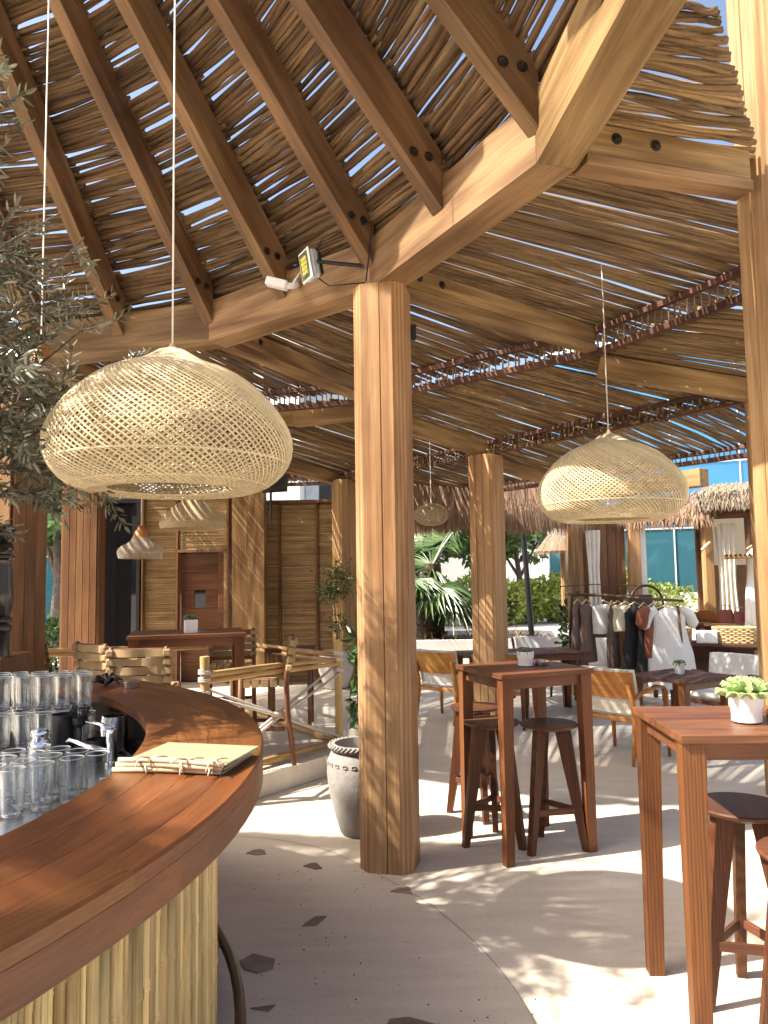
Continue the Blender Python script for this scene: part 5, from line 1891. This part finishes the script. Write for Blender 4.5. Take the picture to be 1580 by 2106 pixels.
MB().tube([(2.26, 9.58, 1.40), (2.7, 9.47, 1.385), (3.1, 9.34, 1.345), (3.6, 9.2, 1.31)], [.018, .02, .02, .014], 8).build('rail', 'stick', rk, Matrix(), smooth='all')
MB().tube([(2.2, 9.6, 1.50), (2.6, 9.5, 1.52), (3.1, 9.4, 1.50)], .008, 6).build('upper_rail', 'stick', rk, Matrix(), smooth='all')
def rack_at(x):
    t = (x - 2.26) / 1.34
    return 9.58 - .38 * t, 1.335 - .09 * t
gs = [(2.40, .34, .78, 'cloth_mauve', 'mauve pleated dress at the left end of the rack', 1.1, 70, 0, 9),
      (2.50, .32, .72, 'cloth_brown', 'brown pleated dress second on the rack', 1.1, 66, 0, 9),
      (2.70, .30, .36, 'white_fabric', 'short white top hanging from the rack', .95, 24, 0, 5),
      (2.79, .28, .76, 'cloth_brown', 'long brown trousers behind the white tops', 1.0, 70, 0, 8),
      (2.86, .28, .32, 'cloth_cream', 'cream strap top hanging from the rack', .95, 22, 0, 5),
      (2.95, .28, .30, 'cloth_cream', 'second cream strap top, right of the first', .95, 26, 0, 5),
      (3.05, .34, .95, 'cloth_black', 'long black dress in the middle of the rack', 1.3, 40, 0, 7),
      (3.15, .32, .88, 'cloth_black', 'black garment with white dots right of the long black dress', 1.2, 62, 0, 7),
      (3.25, .34, .60, 'cloth_rust', 'rust brown blouse on the rack', 1.0, 55, 1, 6),
      (3.42, .42, .95, 'white_fabric', 'white puff sleeved dress at the right end of the rack', 1.55, 20, 1, 8)]
for i, (x, w, ln, mat, lab, fl_, az, sl, fd) in enumerate(gs):
    y, z = rack_at(x)
    garment(T(x, y, z) @ RZ(rad(az - 16)), w, ln, mat, lab, fl_, bool(sl), fd, 'clothing', 60 + i)
# big black hoop and white box seen through the opening
o = MB().tube([(.24 * math.cos(2 * PI * i / 40), 0, .24 * math.sin(2 * PI * i / 40)) for i in range(40)], .017, 8, closed=True).build('black_hoop', 'black_metal', None, T(3.52, 10.3, 1.24) @ RZ(rad(10)), smooth='all')
tag(o, 'large black hoop standing above the clothes rack', 'hoop')
o = MB().prism([(-.16, -.1), (.17, -.1), (.17, .1), (-.16, .1)], 0, .26).build('dark_hat', 'cloth_black', None, T(3.38, 10.25, 1.1))
tag(o, 'dark bag standing inside the black hoop', 'bag')

# stall with baskets, hats and crates
stX = T(4.3, 9.5) @ RZ(rad(-22))
stall = thing('market_stall', stX, 'dark wooden two-level display stall with baskets and hats', 'stall')
MB().box((-.78, -.25, .74), (1.3, .30, .775), .004).build('lower_top', 'slat_dark', stall, stX)
MB().box((-.75, .30, .95), (1.3, .75, .985), .004).build('upper_top', 'slat_dark', stall, stX)
for x in (-.72, .25, 1.2):
    for y, h in ((-.2, .739), (.7, .949)):
        MB().box((x - .03, y - .03, 0), (x + .03, y + .03, h), .004).build('leg', 'slat_dark', stall, stX)
MB().box((-.74, .26, .2), (1.25, .285, .739)).build('back_board', 'slat_dark', stall, stX)
def on_stall(x, y, z):
    return stX @ T(x, y, z)
def basket(X, w, d, h, label, handle=False, mat='wicker'):
    t = thing('basket', X, label, 'basket', 'baskets on the stall')
    rows = max(4, int(h / .022))
    b = MB()
    for i in range(rows):
        z = h * (i + .5) / rows
        k = .92 + .08 * i / rows
        pts = []
        for j in range(36):
            a = 2 * PI * j / 36
            ca, sa = math.cos(a), math.sin(a)
            e = (abs(ca) ** 4 + abs(sa) ** 4) ** -.25
            off = .006 * (1 if (j + i) % 2 else -1)
            pts.append(((w / 2 * k + off) * ca * e, (d / 2 * k + off) * sa * e, z))
        b.tube(pts, h / rows * .55, 5, closed=True)
    b.build('weave', mat, t, X, smooth='all')
    MB().lathe([(min(w, d) * .40, .006), (0, .006)], 16).build('bottom', mat, t, X)
    if handle:
        MB().tube([X @ Vector((-w * .46, 0, h * .9)), X @ Vector((-w * .3, 0, h * 1.5)), X @ Vector((0, 0, h * 1.75)), X @ Vector((w * .3, 0, h * 1.5)), X @ Vector((w * .46, 0, h * .9))], .010, 6).build('handle', 'leather_tan', t, Matrix(), smooth='all')
    return t
basket(on_stall(-.60, -.08, .776), .24, .2, .19, 'small wicker basket with handle at the left end of the stall', True)
basket(on_stall(.02, -.05, .776), .50, .26, .2, 'long pale wicker crate in the middle of the stall')
basket(on_stall(.42, -.02, .776), .26, .24, .17, 'square woven box right of the long wicker crate')
basket(on_stall(.98, .0, .776), .32, .26, .15, 'grey wicker basket at the right end of the stall', True, 'rattan_fine')
o = MB().box((-.12, -.03, 0), (.12, .02, .16), .01).build('white_card', 'white_paint', None, on_stall(-.30, -.19, .776)); tag(o, 'white card box standing before the wicker crate', 'box')
def hat(X, mat, label, cat='hat'):
    o = MB().lathe([(0, .13), (.05, .128), (.085, .10), (.095, .03), (.10, .018), (.16, .006), (.165, .0), (.10, .008), (0, .008)], 24).build('hat', mat, None, X, smooth=True)
    return tag(o, label, cat, 'hats and bags on the stall')
hat(on_stall(-.45, .5, .986) @ RX(.15), 'hat_straw', 'straw hat at the left of the upper stall shelf')
hat(on_stall(-.30, .42, 1.03) @ RX(-.9) , 'leather_tan', 'tan hat leaning beside the straw hat')
def bag(X, w, h, mat, label):
    t = thing('hand_bag', X, label, 'bag', 'hats and bags on the stall')
    MB().prism([(w * .5 * math.cos(a) , .045 * math.sin(a)) for a in [2 * PI * i / 16 for i in range(16)]], 0, h, top=[(w * .36 * math.cos(a), .02 * math.sin(a)) for a in [2 * PI * i / 16 for i in range(16)]]).build('body', mat, t, X, smooth=True)
    MB().tube([X @ Vector((-w * .25, 0, h * .95)), X @ Vector((-w * .2, 0, h * 1.35)), X @ Vector((w * .2, 0, h * 1.35)), X @ Vector((w * .25, 0, h * .95))], .006, 6).build('strap', mat, t, Matrix(), smooth='all')
    return t
bag(on_stall(-.05, .5, .986), .22, .17, 'leather_red', 'dark red leather bag on the upper stall shelf')
bag(on_stall(.12, .5, .986), .2, .15, 'leather_red', 'second dark red bag, right of the first')
bag(on_stall(.75, .5, .986), .15, .12, 'leather_tan', 'small tan bag towards the right of the upper shelf')
bag(on_stall(.95, .5, .986), .15, .13, 'leather_tan', 'small tan bag at the right end of the upper shelf')
b = MB()
rs2 = random.Random(91)
for i in range(30):
    b.lathe([(0, 0), (.03, .004), (.036, .018), (.02, .03), (0, .032)], 8, T(rs2.uniform(-.14, .14), rs2.uniform(-.09, .07), .006 + rs2.uniform(0, .02)) @ RX(rs2.uniform(-.6, .6)))
o = b.build('shell_pile', 'white_pot', None, on_stall(.70, -.08, .776), smooth=True)
o['kind'] = 'stuff'
tag(o, 'heap of small white shells on the stall', 'shells')
o = MB().box((-.22, -.16, 0), (.22, .16, .03), .008).box((-.2, -.15, .031), (.21, .15, .06), .01).box((-.21, -.15, .061), (.2, .16, .095), .01).box((-.2, -.16, .096), (.21, .15, .13), .01).build('folded_stack', 'cloth_black', None, T(3.86, 10.1, 1.0) @ RZ(.3))
tag(o, 'stack of folded black clothes on the window sill', 'clothes')
sl = thing('sill_table', T(3.86, 10.1), 'narrow dark table carrying the folded black clothes', 'table')
MB().box((-.32, -.2, .96), (.36, .2, .999), .004).build('top', 'slat_dark', sl)
for x in (-.28, .32):
    for y in (-.16, .16):
        MB().box((x - .025, y - .025, 0), (x + .025, y + .025, .959), .002).build('leg', 'slat_dark', sl)
garment(T(4.72, 9.7, 1.98) @ RZ(.2), .26, 1.05, 'white_fabric', 'white lace dress hanging in the shop', 1.25, False, 12, 'dress', 5, .4)
garment(T(5.02, 9.75, 1.95) @ RZ(.4), .18, 1.0, 'cloth_cream', 'pale scarf hanging right of the white lace dress', 1.1, False, 9, 'scarf', 6, .5)
garment(T(4.86, 9.85, 1.98) @ RZ(.3), .08, 1.0, 'cloth_rust', 'narrow rust red scarf beside the white lace dress', 1.0, False, 5, 'scarf', 7, .6)
# hanging string plant
hpX = T(4.98, 8.92, 2.5)
hp = thing('hanging_plant', hpX, 'trailing green plant hanging from the thatched eave', 'plant')
b = MB()
for i in range(34):
    x, y, ln = rs2.gauss(0, .09), rs2.gauss(0, .07), rs2.uniform(.25, .62)
    for k in range(int(ln / .022)):
        leafy(b, (x + rs2.gauss(0, .006), y, -k * .022), 1, .008, .03, .009, rs2, -.3)
b.build('leaf', 'shrub_leaf', hp, hpX, kind='stuff')
MB().lathe([(0, 0), (.07, 0), (.1, .09), (.09, .1), (0, .1)], 16).build('pot', 'thatch_pale', hp, hpX, smooth=True)
o = MB().tube([(-.06, 0, -.06), (0, 0, 0), (.06, 0, .05)], .02, 6).build('shop_sign_peg', 'twig_pale', None, T(4.3, 10.16, 2.0)); tag(o, 'short wooden peg on the shop post', 'peg')

# ================================================================== beyond the terrace: hedge, trees, buildings
def bush(b, c, r, n, rnd, ln, wd):
    for i in range(n):
        d = Vector((rnd.gauss(0, 1), rnd.gauss(0, 1), rnd.gauss(0, 1))).normalized()
        k = rnd.uniform(.55, 1.0) ** .5
        p = Vector(c) + Vector((d.x * r[0], d.y * r[1], d.z * r[2])) * k
        if p.z < .02:
            p.z = rnd.uniform(.02, .3)
        e = (d + Vector((rnd.gauss(0, .6), rnd.gauss(0, .6), rnd.gauss(.2, .5)))).normalized()
        s = e.orthogonal().normalized()
        s = Matrix.Rotation(rnd.uniform(0, 6.3), 3, e) @ s
        l, w = ln * rnd.uniform(.7, 1.3), wd * rnd.uniform(.7, 1.3)
        b.add([p, p + e * l * .5 + s * w, p + e * l, p + e * l * .5 - s * w], [(0, 1, 2, 3)])
rh = random.Random(101)
def shrub(x, y, r, n, mat, label, group='garden shrubs beyond the paving', ln=.16, wd=.05):
    X = T(x, y, 0)
    t = thing('garden_shrub', X, label, 'shrub', group)
    b = MB()
    for k in range(3):
        bush(b, (rh.uniform(-.4, .4) * r[0], rh.uniform(-.3, .3) * r[1], r[2] * rh.uniform(.7, 1.0)), (r[0] * .75, r[1] * .75, r[2] * .85), n // 3, rh, ln, wd)
    b.build('foliage', mat, t, X)
    MB().tube([(0, 0, 0), (.05, 0, r[2] * .9)], [.05, .02], 6).build('stem', 'bark', t, X)
hl = ['left end', 'second from the left', 'third from the left', 'middle', 'third from the right', 'second from the right', 'right end']
for i in range(7):
    x = .4 + i * 1.45
    shrub(x, 25.5 + rh.uniform(-.5, .6), (1.2, 1.0, .78 + .1 * (i % 3)), 2100, 'hedge_leaf', 'yellow-green bush in the sunlit hedge across the paving, ' + hl[i])
def tree(x, y, h, r, n, label, mat='tree_leaf', ln=.3, wd=.09):
    X = T(x, y, 0)
    t = thing('garden_tree', X, label, 'tree', 'trees beyond the terrace')
    MB().tube([(0, 0, 0), (.1, 0, h * .35), (-.05, .1, h * .7)], [.16, .12, .06], 8).tube([(.1, 0, h * .35), (r[0] * .4, 0, h * .7)], [.08, .03], 6).tube([(.1, 0, h * .35), (-r[0] * .4, .2, h * .75)], [.08, .03], 6).build('trunk', 'bark', t, X, smooth='all')
    b = MB()
    for k in range(9):
        a, e = rh.uniform(0, 6.3), rh.uniform(-.4, 1)
        c = (r[0] * .62 * math.cos(a), r[1] * .62 * math.sin(a), h * .72 + r[2] * .6 * e)
        bush(b, c, (r[0] * .5, r[1] * .5, r[2] * .45), n // 9, rh, ln, wd)
    b.build('crown', mat, t, X)
tree(1.2, 31, 4.6, (2.4, 2, 1.8), 4000, 'green tree behind the hedge left of the black pole')
tree(5.2, 30, 4.2, (2.2, 2, 1.6), 4000, 'green tree behind the hedge right of the black pole')
tree(9.5, 29, 4.8, (2.4, 2, 1.9), 3600, 'green tree behind the hedge beside the shop')
tree(14.2, 26.5, 4.6, (2.2, 2, 2.0), 3600, 'green tree seen through the shop window opening')
tree(-7.6, 17.5, 4.6, (1.5, 1.4, 1.6), 3600, 'green tree in the gap left of the striped column')
tree(-11.5, 22, 8.0, (3.2, 2.5, 2.6), 3600, 'tall tree far left beyond the deck')
tree(-3.2, 30, 7.5, (3.0, 2.5, 2.4), 3600, 'tall tree behind the white building at the back')
for i, (x, y) in enumerate([(-6.9, 14.2), (-6.1, 13.9), (-7.7, 14.6)]):
    shrub(x, y, (.55, .5, .6), 900, 'shrub_leaf', 'dark green shrub in the gap left of the striped column, ' + ('middle one', 'right one', 'left one')[i], 'dark shrubs behind the deck', .12, .04)
shrub(3.0, 12.2, (.32, .32, .75), 900, 'shrub_leaf', 'dark leafy shrub beside the left post of the clothes shop', 'dark shrubs by the shop', .09, .03)

# far glass building
GX = T(12.4, 23.5) @ RZ(rad(-24))
gb = thing('glass_building', GX, 'blue glass building behind the clothes shop', 'building')
MB().box((-7.3, .12, 0), (24, 9, 9.6)).build('core', 'building_white', gb, GX)
MB().box((-7.4, -.25, 0), (24, .11, .95), .01).build('plinth', 'building_white', gb, GX)
for r in range(4):
    z0 = .97 + r * 2.1
    for c in range(11):
        x0 = -7.3 + c * 2.05
        MB().box((x0 + .03, 0, z0 + .03), (x0 + 2.02, .08, z0 + 2.07)).build('pane', 'pane_teal' if r < 1 else 'pane_blue', gb, GX)
for c in range(12):
    MB().box((-7.32 + c * 2.05, -.06, .96), (-7.27 + c * 2.05, .1, 9.5)).build('mullion', 'frame_metal', gb, GX)
for r in range(5):
    MB().box((-7.3, -.05, .95 + r * 2.1 - .025), (15.3, .095, .95 + r * 2.1 + .025)).build('transom', 'frame_metal', gb, GX)
wb = T(-3.0, 22)
wbd = thing('white_building', wb, 'white building with dark windows showing above the bamboo wall', 'building')
MB().box((-4.5, 0, 0), (.55, 7, 9)).build('wall', 'building_white', wbd, wb)
MB().box((.56, 1.2, 0), (2.9, 7, 3.6)).build('wall', 'building_white', wbd, wb)
MB().box((.57, 1.4, 3.62), (2.9, 7, 9)).build('wall', 'frame_metal', wbd, wb)
for x in (-4.2, -2.9, -1.6, -.5):
    for z in (1.2, 4.5, 7.0):
        MB().box((x, -.03, z), (x + .8, .02, z + 1.3)).build('window', 'mirror_dark', wbd, wb)
for x in (1.0, 1.9):
    MB().box((x, 1.36, 3.7), (x + .8, 1.395, 5.6)).build('window', 'mirror_dark', wbd, wb)
fw = T(-9.5, 24)
fwl = thing('garden_wall', fw, 'blue-green garden wall far left beyond the deck', 'wall')
MB().box((-6, 0, 0), (3.2, .25, 2.4), .02).build('wall', 'pane_teal', fwl, fw)
MB().box((-6.05, -.05, 2.401), (3.25, .3, 2.5), .01).build('coping', 'building_white', fwl, fw)
rw_ = T(3, 34)
rwl = thing('garden_wall', rw_, 'long white wall behind the hedge and trees', 'wall')
MB().box((-12, 0, 0), (9, .3, 2.6), .02).build('wall', 'building_white', rwl, rw_)
MB().box((-12.05, -.05, 2.601), (9.05, .35, 2.7), .01).build('coping', 'building_white', rwl, rw_)
